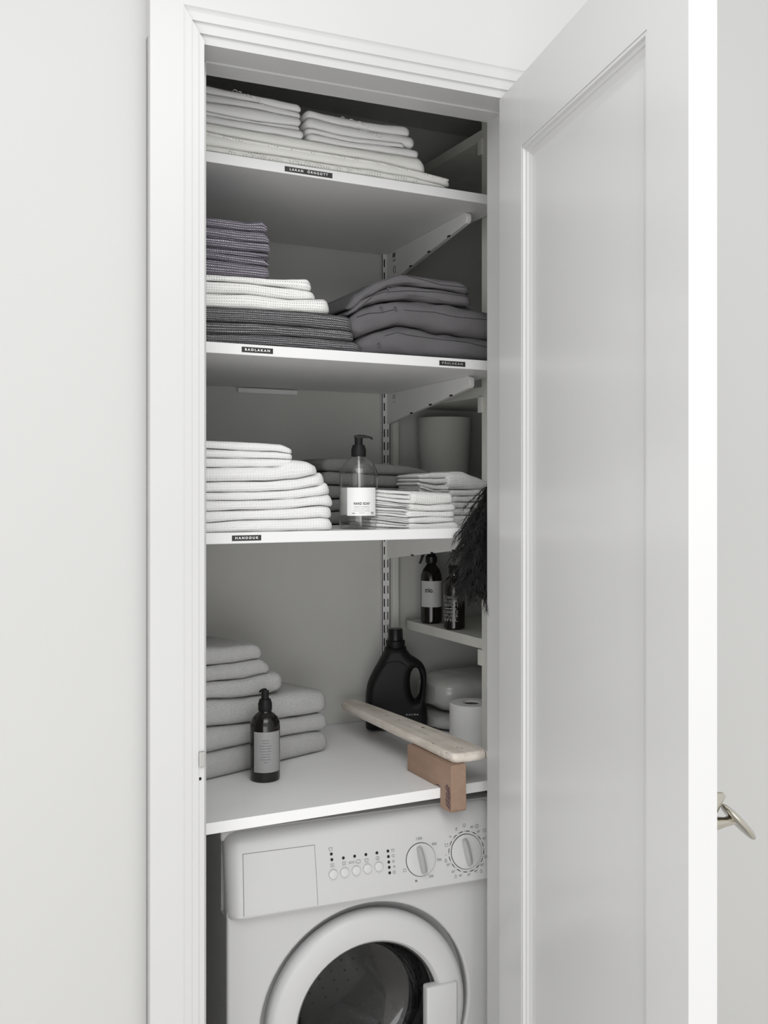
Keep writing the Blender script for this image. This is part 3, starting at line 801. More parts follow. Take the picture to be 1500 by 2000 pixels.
for a in (('tub', 645.5, 1658.5, .0036), ('boxi', 649, 1690, .0036), ('boxi', 672, 1686.5, .0036), ('flag', 699, 1682.5, .0037), ('tub', 715.8, 1680.3, .0036), ('ring', 737.4, 1676, .0035),
          ('tub', 767, 1660.5, .0029), ('box', 768, 1671.5, .0028), ('spiral', 768.5, 1682.5, .003), ('tee', 770, 1692.5, .003), ('ring', 770, 1703.5, .0029),
          ('box', 790.5, 1700, .0032), ('cross', 812.8, 1720.5, .0030, PRINTK), ('spiral', 891.5, 1619.5, .0033), ('ring', 906.5, 1612.2, .0035), ('ring', 931.3, 1613.5, .0037, PRINTK),
          ('tub', 946, 1622, .0036), ('tee', 879.5, 1634, .0033), ('tub', 872, 1650.5, .0035), ('drop', 870.5, 1681.5, .0033, PRINTK), ('drop', 890, 1712, .0034), ('drop', 939.5, 1701.5, .0034), ('boxi', 949, 1673.5, .003)):
    icon(*a)
dot(870.5, 1681.9, .0028, .0004, 'symbol', PRINTG, seg=12)

# ------------------------------------------------------------------ top shelf: table linen
P1 = ((0, V1 + .010), 0.0); S1L = [(403, 294), (500, 309), (660, 334), (800, 356), (953, 380)]
bC = [(403, 282.8), (469, 293.4), (527, 300.8), (658, 322), (729, 330.8), (802, 345.7), (832, 353), (874, 364)]
bB = [(403, 255.7), (457, 266.3), (545, 283), (658, 301), (750, 316), (815, 331), (872, 346.5), (884, 354)]
bA = [(403, 236.3), (510, 255.7), (598, 270.7), (658, 281.5), (750, 296), (819, 306.5), (834, 318), (838, 326)]
TG = 'folded tablecloths on the top shelf'
oC = cloth('folded_tablecloth', 'lowest cream lace tablecloth lying flat on the top shelf', 'tablecloth', LACE, P1, S1L[:4] + [(876, 367.7)], bC, .36, TG, seed=1, taper=2.5)
oB = cloth('folded_tablecloth', 'cream tablecloth with lace edge, second from the bottom on the top shelf', 'tablecloth', LINENC, P1, bC[:-1] + [(884, 365)], bB, .36, TG, seed=2, taper=2.2)
oA = cloth('folded_tablecloth', 'plain cream tablecloth directly beneath the two piles of white linen', 'tablecloth', LINENC, P1, bB[:-2] + [(838, 338)], bA, .34, TG, seed=3, rc=.03)
for o, pts, r in ((oB, [(396, 257), (457, 270), (545, 286.5), (658, 304.5), (750, 320), (815, 336), (876, 352)], .0028), (oC, [(396, 286), (527, 306), (658, 326), (729, 336)], .0022)):
    l = seam(o, P1, pts, r, LACE, .0002, 'lace_trim', 8)
    L = l.data.uv_layers.new(name='UVMap')
    for lp in l.data.loops: c = l.data.vertices[lp.vertex_index].co; L.data[lp.index].uv = (c.x, (c.z + c.x * .17) * 1.0)
L1t = [(403, 163), (501, 184), (580, 201), (590, 207)]; L1b = [(403, 177.5), (501, 196.5), (591, 217)]
L2b = [(403, 195), (501, 209), (592, 228)]; L3b = [(403, 213), (501, 233), (591, 244)]; L4b = [(403, 221), (501, 238.5), (590, 253)]
L5b = [(403, 236.3), (510, 255.7), (596, 270.2)]
NG = 'white napkins and pillowcases on the top shelf'
od = ['topmost', 'second', 'third', 'fourth', 'lowest']
lp_ = []
for i, (t, b) in enumerate(((L1t, L1b), (L1b, L2b), (L2b, L3b), (L3b, L4b), (L4b, L5b))):
    lp_.append(cloth('folded_linen', f'{od[i]} folded white linen in the left pile on the top shelf', 'linen', LINENW, P1, b, t, .30, NG, seed=10 + i, set0=.004 + .003 * (i % 2), rc=.01))
R1t = [(601, 209), (633, 218.8), (687, 229.5), (751, 240), (793, 243.5), (806, 250)]; R1b = [(601, 224), (665, 241), (729, 253), (806, 264)]
R2b = [(601, 246), (665, 261), (729, 271), (785, 279), (815, 289)]; R3b = [(603, 256.5), (687, 274.5), (795, 287.5)]; R4b = [(603, 271.8), (658, 281.3), (750, 295.8), (823, 307)]
R2t3 = [(601, 246), (665, 261), (729, 271), (794, 279)]
rp_ = []
for i, (t, b) in enumerate(((R1t, R1b), (R1b, R2b), (R2t3, R3b), (R3b + [(823, 293)], R4b))):
    rp_.append(cloth('folded_linen', f'{od[i] if i < 3 else "lowest"} folded white linen in the right pile on the top shelf', 'linen', LINENW, P1, b, t, .30, NG, left=True, seed=20 + i, set0=.004, rc=.016))
def embroidery(o, px, py, n, s):
    s0, z0 = conv(P1, px, py); m = MB(); random.seed(int(px))
    for k in range(n):
        cx, cz = s0 + (k - n / 2) * s * 1.5, z0 - (k - n / 2) * s * .28 + random.uniform(-.3, .3) * s; r = s * random.uniform(.5, .9); a0 = random.uniform(0, 360)
        m.tube([(cx + r * math.cos(R(a0 + a)) - o.location.x, P1[0][1] + inset(o, cx, cz) - .0004 - o.location.y, cz + .7 * r * math.sin(R(a0 + a)) - o.location.z) for a in range(0, 280, 30)], .0007, 4)
    m.build('embroidery', LINENW, o, smooth=True)
embroidery(lp_[0], 492, 189, 7, .0062); embroidery(rp_[0], 700, 237, 7, .0062); embroidery(rp_[1], 723, 258, 7, .0062)

# ------------------------------------------------------------------ second shelf: bath sheets and bedding
P2 = ((0, V2 + .012), 0.0); S2L = [(402, 667.3), (525, 675.8), (713, 688.6)]
D3t = [(402, 651.4), (525, 653.5), (612, 659), (692, 666), (713, 678)]
D2t = [(402, 626.4), (503, 630.8), (590, 637), (694, 647), (699, 655)]
D1t = [(402, 598.3), (503, 602.6), (644, 611.3), (683, 617), (697, 632)]
E3t = [(402, 571.2), (482, 573.3), (568, 583.5), (622, 583), (640, 583), (652, 596)]
E2t = [(402, 547.3), (482, 551.7), (568, 561.4), (612, 569), (623, 577)]
E1t = [(402, 535.4), (460, 538.7), (525, 544), (601, 544), (614, 553)]
P6t = [(402, 503), (460, 510.5), (525, 519), (530, 530)]
P5t = [(402, 492), (460, 497.5), (516, 504), (524, 512)]
P4t = [(402, 480), (460, 485.6), (525, 493), (531, 502)]
P3t = [(402, 461.8), (460, 469.3), (525, 475), (530, 484)]
P2t = [(402, 441), (460, 447.7), (516, 453), (528, 463)]
P1t = [(402, 421.7), (438, 427), (482, 431.4), (516, 427.5), (520, 435)]
DG, EG, PG = 'charcoal waffle bath sheets', 'off-white waffle towels', 'purple-grey waffle towels'
cloth('waffle_towel', 'lowest charcoal waffle bath sheet lying on the second shelf', 'towel', W_DARK, P2, S2L, D3t, .40, DG, seed=31, rc=.03)
cloth('waffle_towel', 'middle one of the three charcoal waffle bath sheets', 'towel', W_DARK, P2, D3t[:-1] + [(699, 667)], D2t, .40, DG, seed=32, rc=.03)
cloth('waffle_towel', 'upper charcoal waffle bath sheet right under the off-white towels', 'towel', W_DARK, P2, D2t[:-1] + [(697, 647)], D1t, .40, DG, seed=33, rc=.03)
cloth('waffle_towel', 'lowest and longest off-white waffle towel with dark pits', 'towel', W_ECRU, P2, D1t[:3] + [(652, 612)], E3t, .36, EG, seed=34, rc=.03)
cloth('waffle_towel', 'middle one of the three off-white waffle towels', 'towel', W_ECRU, P2, E3t[:4], E2t, .34, EG, seed=35, rc=.025)
cloth('waffle_towel', 'upper off-white waffle towel right under the purple-grey stack', 'towel', W_ECRU, P2, E2t[:4] + [(614, 569)], E1t, .34, EG, seed=36, rc=.025)
pl_ = [E1t[:3] + [(530, 544.2)], P6t, P5t, P4t, P3t, P2t, P1t]
pn = ['lowest and thickest', 'second from bottom', 'third from bottom', 'fourth from bottom', 'second from top', 'topmost']
for i in range(6):
    b, t = pl_[i], pl_[i + 1]
    cloth('waffle_towel', f'{pn[i]} purple-grey waffle towel of the small dark stack', 'towel', W_PURP, P2, b if i == 0 else b[:-1] + [(b[-1][0], b[-2][1] + 1)], t, .26, PG, seed=40 + i, set0=.002 * (i % 3), rc=.012)

P2b = ((0, V2 + .020), 0.0); KG = 'charcoal linen duvet covers'
K4t = [(701, 660), (740, 645), (780, 636.5), (820, 640), (860, 651), (910, 658), (955, 663), (985, 667)]
K3t = [(682, 618), (710, 600), (744, 588), (800, 584), (830, 585.6), (870, 591), (910, 597), (955, 606), (985, 612)]
K2b = [(680, 616), (720, 594), (760, 586), (800, 583.6), (850, 589.5), (910, 596), (927, 597)]
K2t = [(684, 606), (710, 584), (744, 565), (780, 556), (820, 559), (856, 563.5), (910, 574), (928, 584)]
K1b = [(686, 604), (720, 580), (760, 560), (800, 556), (856, 563), (910, 573), (926, 574)]
K1t = [(684, 590), (696, 574), (740, 548), (786, 534), (820, 539), (860, 545), (900, 549), (926, 564)]
S2R = [(700, 688), (800, 694), (900, 701.2), (985, 707)]
k4 = cloth('duvet_cover', 'lowest charcoal linen duvet cover lying on the second shelf', 'bedding', LINEND, P2b, S2R, K4t, .38, KG, left=True, seed=51, rc=.03, wob=.006)
k3 = cloth('duvet_cover', 'thick charcoal linen duvet cover, second from the bottom', 'bedding', LINEND, P2b, [(682, 650), (701, 660)] + K4t[1:], K3t, .38, KG, left=True, seed=52, rc=.03, wob=.006)
k2_ = cloth('duvet_cover', 'thin charcoal linen cover, second from the top', 'bedding', LINEND, P2b, K2b, K2t, .34, KG, left=True, seed=53, rc=.03, wob=.004)
k1_ = cloth('duvet_cover', 'topmost charcoal linen cover drooping to the left', 'bedding', LINEND, P2b, K1b, K1t, .34, KG, left=True, seed=54, rc=.03, wob=.004)
SEAM = plain('dark_thread', (.035, .034, .035), .9)
seam(k4, P2b, [(752, 656), (776, 649), (800, 655), (860, 663), (910, 668), (953, 678)], .0006, SEAM, .0003)
seam(k3, P2b, [(788, 606), (850, 610), (890, 619), (953, 625)], .0006, SEAM, .000)
seam(k3, P2b, [(697, 619), (720, 612), (745, 611), (760, 607), (775, 604)], .0006, SEAM, .0003)
seam(k2_, P2b, [(700, 603), (730, 577), (752, 570), (800, 568), (850, 571), (880, 575), (912, 579)], .0006, SEAM, .0005)
seam(k1_, P2b, [(785, 536), (800, 540), (830, 548), (860, 556), (908, 561)], .0006, SEAM, .0003)
for o, x, y in ((k3, 744, 604), (k3, 771, 604), (k2_, 758, 568), (k4, 740, 675)):   # little button loops at the hems
    s0, z0 = conv(P2b, x, y)
    MB().tube([(s0 + .0032 * math.cos(R(a)) - o.location.x, P2b[0][1] + inset(o, s0, z0) - .0012 - o.location.y, z0 + .0058 * math.sin(R(a)) - o.location.z) for a in range(-60, 260, 32)], .0011, 5).build('button_loop', LINEND, o, smooth=True)

# ------------------------------------------------------------------ third shelf: white towels, grey towels, soap
P3 = ((0, V3 + .012), 0.0); S3L = [(402, 1041.2), (530, 1039), (657, 1036.6)]
B6t = [(402, 1021.6), (470, 1016.4), (560, 1014), (628, 1011), (646, 1013), (657, 1022)]
B5t = [(402, 999), (470, 996), (560, 993.6), (628, 987), (650, 989), (656, 998)]
B4t = [(402, 978.4), (520, 976.6), (580, 974), (630, 968), (644, 966), (657, 977)]
B3t = [(402, 962), (500, 960.6), (560, 958), (620, 949), (640, 942), (653, 953)]
B2t = [(402, 941), (520, 940), (580, 936), (616, 928), (630, 922), (641, 933)]
B1t = [(402, 913), (540, 911.5), (572, 898), (600, 900), (620, 909), (629, 918)]
s3t = [(402, 894.4), (500, 895), (572, 897), (577, 903)]; s2t = [(402, 876), (500, 881), (540, 882), (572, 886), (577, 890)]; s1t = [(402, 860), (490, 864), (552, 867), (577, 877)]
bn = ['lowest', 'second from bottom', 'third from bottom', 'fourth from bottom', 'fifth from bottom', 'uppermost']
BG, SG = 'large white waffle towels', 'smaller white towels on top of the white stack'
seq = [S3L, B6t, B5t, B4t, B3t, B2t, B1t]
for i in range(6):
    b, t = seq[i], seq[i + 1]; xe = t[-1][0]
    bb = [p for p in b[:-1] if p[0] < xe - 4]; bb = bb + [(xe, bb[-1][1] + (b[-1][1] - bb[-1][1]) * (.25 if i else 1))]
    cloth('white_towel', f'{bn[i]} large white waffle towel of the bright stack on the third shelf', 'towel', W_WHITE, P3, bb, t, .36, BG, seed=60 + i, set0=.002 * (i % 2), rc=.03)
sq = [[(402, 913), (500, 912.6), (576, 911)], s3t, s2t, s1t]
sn = ['lowest', 'middle', 'topmost']
for i in range(3):
    b, t = sq[i], sq[i + 1]
    cloth('white_towel', f'{sn[i]} of the three smaller white towels crowning the bright stack', 'towel', W_WHITE, P3, (b[:-1] + [(577, b[-2][1] + .5)]) if i else b, t, .20, SG, seed=70 + i, set0=.004 + .003 * i, rc=.014)

def guest(label, plane, bot, top, xm, depth, seed, group):
    """small towel: open edges with three thin plies at the left, a rounded fold at the right"""
    B = [conv(plane, *p) for p in bot]; T = [conv(plane, *p) for p in top]; sm = conv(plane, xm, 960)[0]
    zb, zt = (lambda s: interp(B, s) + .0004), (lambda s: interp(T, s) - .0004)
    s0, s1 = B[0][0], max(B[-1][0], T[-1][0])
    parts = [fold_rows(sm, s1, zb, zt, depth, .0, .012, True, True, seed, .0018, ns=30)]
    for k in range(3):
        a, b = k / 3 + .01, (k + 1) / 3 - .03
        f = lambda q: (lambda s: zb(s) + (zt(s) - zb(s)) * (q + .06 * noise.noise((s * 30, seed, q * 5)) * (0 < q < .95)))
        parts.append(fold_rows(s0, sm + .012, f(a), f(b), depth - .004, .003 + .003 * ((k + seed) % 3), .004, True, False, seed + k, .0008, ns=16))
    me, loc = cloth_mesh('guest_towel', parts, plane); o = link('guest_towel', me, W_SMALL); o.location = loc
    return tag(o, label, 'towel', group)
PT = ((0, V3 + .030), 0.0)
Tb = [[(726, 1036), (800, 1035.8), (898, 1035)],
      [(726, 1014), (795, 1022), (840, 1022), (885, 1019.5), (899, 1023)], [(726, 1005), (796, 1011), (840, 1009), (889, 1009.5), (893, 1012)],
      [(726, 990), (785, 992.5), (807, 997), (840, 999), (885, 998), (891, 1001)], [(726, 975.5), (795, 983.5), (840, 986.5), (885, 984), (893, 989)], [(726, 955), (780, 957), (840, 961), (880, 962), (888, 972)]]
gn = ['lowest', 'second from bottom', 'middle', 'second from top', 'topmost']
for i in range(5):
    b, t = Tb[i], Tb[i + 1]
    bb = b if i == 0 else b[:-1] + [(t[-1][0], b[-2][1] + 1)]
    guest(f'{gn[i]} small white towel in the front stack right of the soap bottle', PT, [p for p in bb if p[0] <= t[-1][0]], t, (797, 800, 795, 798, 802)[i], .112, 80 + i, 'small white towels, front stack')
PQ = ((0, 1.988), 0.0)
zq = 958 + .0806 * FPX / 2.262
Qb = [[(829, 1029), (880, 1028), (962, 1026)], [(829, 1010), (880, 1007), (962, 1006)], [(828, 994), (880, 993), (962, 993)], [(826, 978), (880, 981), (962, 980)],
      [(822, 962), (850, 968), (900, 969), (962, 967.5)], [(820, 948), (850, 957), (900, 957), (962, 955.5)], [(822, 926), (850, 922), (907, 920), (930, 931), (962, 944)]]
qn = ['lowest', 'second from bottom', 'third from bottom', 'third from top', 'second from top', 'topmost']
for i in range(6):
    guest(f'{qn[i]} small white towel in the rear stack beside the feather duster', PQ, Qb[i], Qb[i + 1], (884, 882, 880, 884, 878, 872)[i], .112, 90 + i, 'small white towels, rear stack')
PGx = ((0, 2.115), 0.0)
Gb = [[(634, 1023.5), (740, 1023), (850, 1022)], [(634, 1000), (740, 993), (850, 988)], [(634, 975), (740, 973), (846, 972)], [(632, 947), (740, 952), (850, 955)], [(632, 920), (740, 927), (800, 929), (850, 934)], [(632, 897), (662, 893), (740, 904.5), (800, 910), (850, 922)]]
hn = ['lowest', 'second from bottom', 'middle', 'second from top', 'topmost']
for i in range(5):
    cloth('herringbone_towel', f'{hn[i]} grey herringbone towel folded behind the clear soap bottle', 'towel', HERRD, PGx, Gb[i], Gb[i + 1], .25, 'grey herringbone towels', left=True, seed=100 + i, rc=.02)

# ------------------------------------------------------------------ worktop: grey towels
pa = at_z(402, 1529, ZW); pb = at_z(645, 1467, ZW)
PH = ((pa[0], pa[1]), math.atan2(pb[1] - pa[1], pb[0] - pa[0]))
H6b = [(402, 1529), (480, 1509.5), (560, 1488.5), (645, 1467)]
H6t = [(402, 1474), (487, 1455), (548, 1441), (600, 1432), (636, 1428), (645, 1440)]
H5t = [(402, 1424), (487, 1415.5), (548, 1407), (600, 1400), (636, 1393), (645, 1403)]
H4t = [(402, 1367), (480, 1364), (548, 1357), (600, 1348), (636, 1348), (651, 1368)]
H3t = [(402, 1334), (480, 1327), (530, 1314), (552, 1313), (560, 1326)]
H2t = [(402, 1302), (460, 1296), (512, 1287), (525, 1296)]
H1t = [(402, 1266), (460, 1262), (500, 1257), (517, 1266)]
HG = 'grey terry towels on the worktop'
cloth('terry_towel', 'lowest large grey herringbone terry towel on the worktop', 'towel', HERR, PH, H6b, H6t, .225, HG, seed=111, rc=.02)
cloth('terry_towel', 'second large grey herringbone terry towel from the worktop up', 'towel', HERR, PH, H6t[:-1] + [(645, 1429)], H5t, .225, HG, seed=112, rc=.02)
cloth('terry_towel', 'thick plain grey terry towel in the middle of the worktop pile', 'towel', TERRY, PH, H5t[:-1] + [(651, 1392)], H4t, .23, HG, seed=113, rc=.045)
cloth('terry_towel', 'small plain grey terry towel, third from the top of the worktop pile', 'towel', TERRY, PH, [(402, 1367), (480, 1363), (530, 1356), (560, 1347)], H3t, .19, HG, seed=114, rc=.03)
cloth('terry_towel', 'small grey herringbone towel, second from the top of the worktop pile', 'towel', HERR, PH, H3t[:3] + [(532, 1313)], H2t, .18, HG, seed=115, rc=.02)
cloth('terry_towel', 'topmost small grey herringbone towel of the worktop pile', 'towel', HERR, PH, H2t[:3] + [(517, 1287)], H1t, .18, HG, seed=116, rc=.02)

# ------------------------------------------------------------------ bottles
def pump(parent, z, rc_, hc, stem_r, stem_h, aim, noz, mat=BLACKM):
    """collar, stem and spout of a pump dispenser; aim is the spout's direction"""
    MB().lathe([(rc_ * .96, z), (rc_, z + .001), (rc_, z + hc * .62), (rc_ * .97, z + hc * .66), (rc_ * .80, z + hc), (stem_r * 1.2, z + hc), (0, z + hc)], 36).build('pump_collar', mat, parent, smooth=True)
    z2 = z + hc
    MB().lathe([(stem_r, z2 - .001), (stem_r, z2 + stem_h * .75), (stem_r * 1.05, z2 + stem_h), (0, z2 + stem_h)], 24).build('pump_stem', mat, parent, smooth=True)
    c, s = math.cos(aim), math.sin(aim); zt = z2 + stem_h; L = noz
    rows = []
    for t, wd_, up, dn in ((-.35, .3, .001, .000), (-.30, 1.0, .003, -.002), (0, 1.15, .0045, -.003), (.4, .9, .0040, -.002), (.75, .65, .002, -.0025), (1.0, .5, -.0005, -.006), (1.02, .2, -.002, -.0055)):
        rows.append([(c * L * t - s * w_, s * L * t + c * w_, zt + h_) for w_, h_ in ((-stem_r * .95 * wd_, dn), (-stem_r * .9 * wd_, up * .5), (-stem_r * .4 * wd_, up), (stem_r * .4 * wd_, up), (stem_r * .9 * wd_, up * .5), (stem_r * .95 * wd_, dn))])
    m = MB().grid(rows, True); m.f.append(tuple(range(6))); n = len(m.v); m.f.append(tuple(range(n - 6, n)))
    m.build('pump_spout', mat, parent, smooth=True)
def sticker(parent, r, z0, z1, a0, a1, mat, name='label', seg=28):
    m = MB(); rows = [[(r * math.cos(a0 + (a1 - a0) * k / seg), r * math.sin(a0 + (a1 - a0) * k / seg), z) for k in range(seg + 1)] for z in (z0, z1)]
    return m.grid(rows).build(name, mat, parent, smooth=True)
def wrap(r, ac, zc):                                   # print wrapped on a bottle: x runs to the reader's right
    return lambda x, y: (r * math.cos(ac + x / r), r * math.sin(ac + x / r), zc + y)
def bars(parent, r, ac, zc, words, h, mat):
    """lines of print too small to read: one short stroke for each word"""
    m = MB(); tot = sum(words) + .0011 * (len(words) - 1); x = -tot / 2; f = wrap(r, ac, zc)
    for w_ in words:
        n = 3
        m.grid([[f(x + w_ * k / n, yy) for k in range(n + 1)] for yy in (-h / 2, h / 2)]); x += w_ + .0011
    m.build('fine_print', mat, parent)
# clear hand soap
c = at_v(700.5, 1000, 1.893); face = math.atan2(-c[1], -c[0])
sb = thing('soap_bottle', 'clear hand soap bottle with black pump on the third shelf', 'bottle', (c[0], c[1], Z3))
rb = .0405
MB().lathe([(0, .0), (rb - .007, .0), (rb - .002, .0015), (rb, .006), (rb, .112), (rb - .002, .124), (rb - .008, .136), (rb - .018, .145), (.0165, .1485), (.0150, .151), (.0150, .158), (0, .158)], 64).build('bottle_body', CLEAR, sb, smooth=True)
sl = sticker(sb, rb + .0003, .0285, .0865, face - .62, face + 1.02, LABELP)
sticker(sb, rb - .0002, .0285, .0865, face - 2.6, face - 1.15, LABELP, 'back_label')
fa = face + .16
lettering('HAND SOAP', .0072, wrap(rb + .0006, fa, .0535), sl, PRINTK, bold=.00022, spacing=1.1, width=.0345)
for i, wd_ in enumerate(([.012, .002, .016], [.013, .010, .008], [.022, .013], [.012])): bars(sl, rb + .0006, fa, .0470 - i * .0042, wd_, .0009 if i else .0014, PRINTG)
bars(sl, rb + .0006, fa - .42, .0335, [.0065], .0012, PRINTK)
bars(sl, rb + .0006, fa + .60, .0352, [.0017, .0012, .0018], .0025, PRINTK); bars(sl, rb + .0006, fa + .60, .0324, [.0022, .0020], .0016, PRINTK)
pump(sb, .1515, .0155, .0245, .0085, .017, face + R(92), .029)
MB().tube([(0, 0, .155), (.002, 0, .08), (.006, .002, .006)], .0028, 10).build('dip_tube', plain('dip_tube_plastic', (.6, .6, .6), .4), sb, smooth=True)
# dark hand lotion on the worktop
c = at_z(517.7, 1521.5, ZW); face = math.atan2(-c[1], -c[0])
ab = thing('lotion_bottle', 'dark amber pump bottle with grey label in front of the grey towels', 'bottle', (c[0], c[1], ZW))
rb = .0322
MB().lathe([(0, .0), (rb - .005, .0), (rb - .001, .002), (rb, .006), (rb, .116), (rb - .001, .124), (rb - .005, .134), (rb - .012, .141), (.0150, .1445), (.0135, .147), (.0135, .153), (0, .153)], 56).build('bottle_body', AMBER, ab, smooth=True)
al = sticker(ab, rb + .0003, .022, .108, face - .80, face + 1.20, LABELG)
fa = face + .03
for i, wd_ in enumerate(([.008, .007], [.014], [.011, .002, .011], [.012, .012], [.003, .010, .009], [.005, .003, .010], [.012, .006], [.011, .010], [.008])):
    bars(al, rb + .0006, fa, .0905 - i * .0058, wd_, .0010, PRINTS)
pump(ab, .1485, .0150, .0245, .0082, .018, face + R(-90), .0125)
# detergent jug
jz = ZW; base = at_z(772, 1424, ZW)
KJ = .2 * 2.58 / FPX
JO = smooth_loop([(q[0] * KJ, q[1] * KJ) for q in [((x - 555), (1120 - y)) for x, y in
     ((470, 300), (440, 355), (395, 440), (330, 555), (285, 660), (267, 770), (262, 900), (264, 1050), (280, 1112), (420, 1120), (700, 1120), (850, 1112), (866, 1050), (866, 930), (850, 840), (852, 740), (864, 630), (852, 535), (815, 465), (760, 422), (705, 388), (665, 335), (645, 300))]], 5)
JH = [((752 - 555 + 53 * math.cos(R(a)) * (1 + .12 * math.sin(R(a)))) * KJ, (1120 - 668 + 155 * math.sin(R(a))) * KJ) for a in range(0, 360, 12)]
me = inflate(JO, [JH], .037, .019)
for v in me.vertices: v.co = (v.co.x, -v.co.z, v.co.y)
jg = thing('detergent_jug', 'black laundry detergent jug with screw cap and looped handle', 'jug', (base[0], base[1], jz), R(-24))
link('jug_body', me, BLACKM, jg)
def jp(x, y): return ((x - 555) * KJ, (1120 - y) * KJ)
ncx, z_ = jp(557, 310)
MB().lathe([(.0225, z_ - .006), (.0225, z_ + .004), (.0245, z_ + .005), (.0250, z_ + .016), (.0220, z_ + .018), (.0, z_ + .018)], 36, (ncx, 0, 0)).build('collar', BLACKM, jg, smooth=True)
m = MB(); seg = 48
for r_, zz_ in ((.0185, z_ + .017), (.0185, z_ + .046), (.0175, z_ + .048), (0, z_ + .048)): pass
rows = [[(ncx + (r_ + (.0004 if j % 2 else 0)) * math.cos(2 * math.pi * j / seg), (r_ + (.0004 if j % 2 else 0)) * math.sin(2 * math.pi * j / seg), zz_) for j in range(seg)] for r_, zz_ in ((.0192, z_ + .017), (.0186, z_ + .045), (.0172, z_ + .0475), (.0001, z_ + .0475))]
m.grid(rows, True).build('screw_cap', BLACK, jg, smooth=True)
ax_, az_ = jp(545, 480)
MB().tube([(ax_ + .030 * math.cos(R(a)), -.0365, az_ + .019 * math.sin(R(a)) - .006) for a in range(10, 171, 10)], .0016, 6).build('embossed_arc', BLACKM, jg, smooth=True)
lx, lz = jp(712, 948)
lettering('KULÖR', .0052, lambda x, y: (lx + x, -.0376, lz + y), jg, PRINTW, spacing=1.6, width=.031)

# bottles on the side rack
zs4 = RZ[3]
c = at_v(842.5, 1200, 2.325); face = math.atan2(-c[1], -c[0])
st = thing('spray_bottle', 'dark spray bottle with pale label on the side rack', 'bottle', (max(c[0], US + .034), c[1], zs4))
rb = .0285
MB().lathe([(0, 0), (rb - .004, 0), (rb, .004), (rb, .118), (rb - .001, .128), (rb - .006, .143), (rb - .014, .153), (.0125, .157), (.0125, .166), (0, .166)], 48).build('bottle_body', AMBER, st, smooth=True)
sl = sticker(st, rb + .0003, .044, .113, face - 1.15, face + 1.25, plain('spray_label_paper', (.50, .50, .49), .5))
lettering('STÄD.', .0118, wrap(rb + .0006, face - .22, .087), sl, PRINTK, bold=.0006, width=.0225)
bars(sl, rb + .0006, face - .2, .074, [.005, .004], .0012, PRINTG); bars(sl, rb + .0006, face - .2, .0535, [.009], .0014, PRINTG)
MB().lathe([(.0150, .160), (.0155, .161), (.0155, .176), (.012, .180), (.009, .192), (0, .192)], 28).build('spray_collar', BLACK, st, smooth=True)
a = face + R(-78); ca, sa = math.cos(a), math.sin(a)
hp = lambda t, w_, z: (ca * t - sa * w_, sa * t + ca * w_, z)
m = MB().prism([(-.020, .186), (-.018, .204), (.020, .206), (.034, .200), (.034, .190), (.012, .188)], lambda p: hp(p[0], -.010, p[1]), lambda p: hp(p[0], .010, p[1]))
m.build('spray_head', BLACK, st, bevel=.003, smooth=True)
MB().prism([(.016, .190), (.024, .190), (.030, .170), (.034, .158), (.029, .158), (.023, .172)], lambda p: hp(p[0], -.006, p[1]), lambda p: hp(p[0], .006, p[1])).build('trigger', BLACK, st, bevel=.001)
c = at_v(880, 1215, 2.195); face = math.atan2(-c[1], -c[0])
rf = thing('refill_bottle', 'dark fragrance refill bottle printed with pale capitals beside the spray bottle', 'bottle', (max(c[0], US + .032), c[1], zs4))
rb = .0272
MB().lathe([(0, 0), (rb - .004, 0), (rb, .004), (rb, .108), (rb - .001, .116), (rb - .007, .128), (.0125, .136), (.0125, .148), (0, .148)], 48).build('bottle_body', AMBER, rf, smooth=True)
MB().lathe([(.0145, .140), (.0145, .160), (.013, .162), (0, .162)], 28).build('screw_cap', BLACK, rf, smooth=True)
z_ = .082
for t in ('RECHARGE', 'DIFFUSEUR', 'PARFUM', '', 'FRAGRANCE', 'DIFFUSER', 'REFILL'):
    if not t: bars(rf, rb + .0004, face - .45, z_ + .0018, [.006, .010, .008, .008], .0022, PRINTG); z_ -= .0068
    else: lettering(t, .0112, wrap(rb + .0004, face - .56, z_), rf, PRINTG, width=.0495); z_ -= .0100

# ------------------------------------------------------------------ sleeve board hooked over the worktop's front edge
sv = thing('sleeve_board', 'pale worn wooden sleeve ironing board on a brown wooden foot', 'ironing board', (1.06, 1.9, ZW))
zu = ZB(-.5640); zt = zu + .0205
def tp(o): o.location = (-1.06, -1.9, -ZW); return o
pts = [(1.042, 1.790), (1.046, 1.776), (1.058, 1.769), (1.112, 1.769), (1.124, 1.775), (1.130, 1.788), (1.126, 1.93), (1.118, 2.08), (1.108, 2.22), (1.098, 2.325), (1.088, 2.350), (1.072, 2.362), (1.058, 2.358), (1.047, 2.345), (1.042, 2.31), (1.042, 2.1), (1.042, 1.93)]
me = inflate(smooth_loop(pts, 5), [], .01025, .0062, .012)
for v in me.vertices: v.co.z += zu + .01025
sbd = tp(link('board', me, PALE, sv)); sbd['label'] = 'pale stained wooden plank'
STAIN = plain('wood_stain', (.22, .17, .12), .8)
for x, y, r in ((898, 1461, .006), (846, 1452, .0022), (826, 1421, .0035), (872, 1470, .0016), (755, 1398, .0016), (779, 1406, .0020)):
    q = at_z(x, y, zt); m = MB()
    if r > .005:
        m.grid([[(q[0] + rr_ * math.cos(R(a)), q[1] + 1.5 * rr_ * math.sin(R(a)), zt + .0001) for a in range(0, 360, 20)] for rr_ in (r, r * .82)], True)
    else: m.add([(q[0] + r * math.cos(R(a)), q[1] + 2.2 * r * math.sin(R(a)), zt + .0001) for a in range(0, 360, 40)], [tuple(range(9))])
    m.build('stain', STAIN, sbd)
zl = ZW - .0216 - .0185
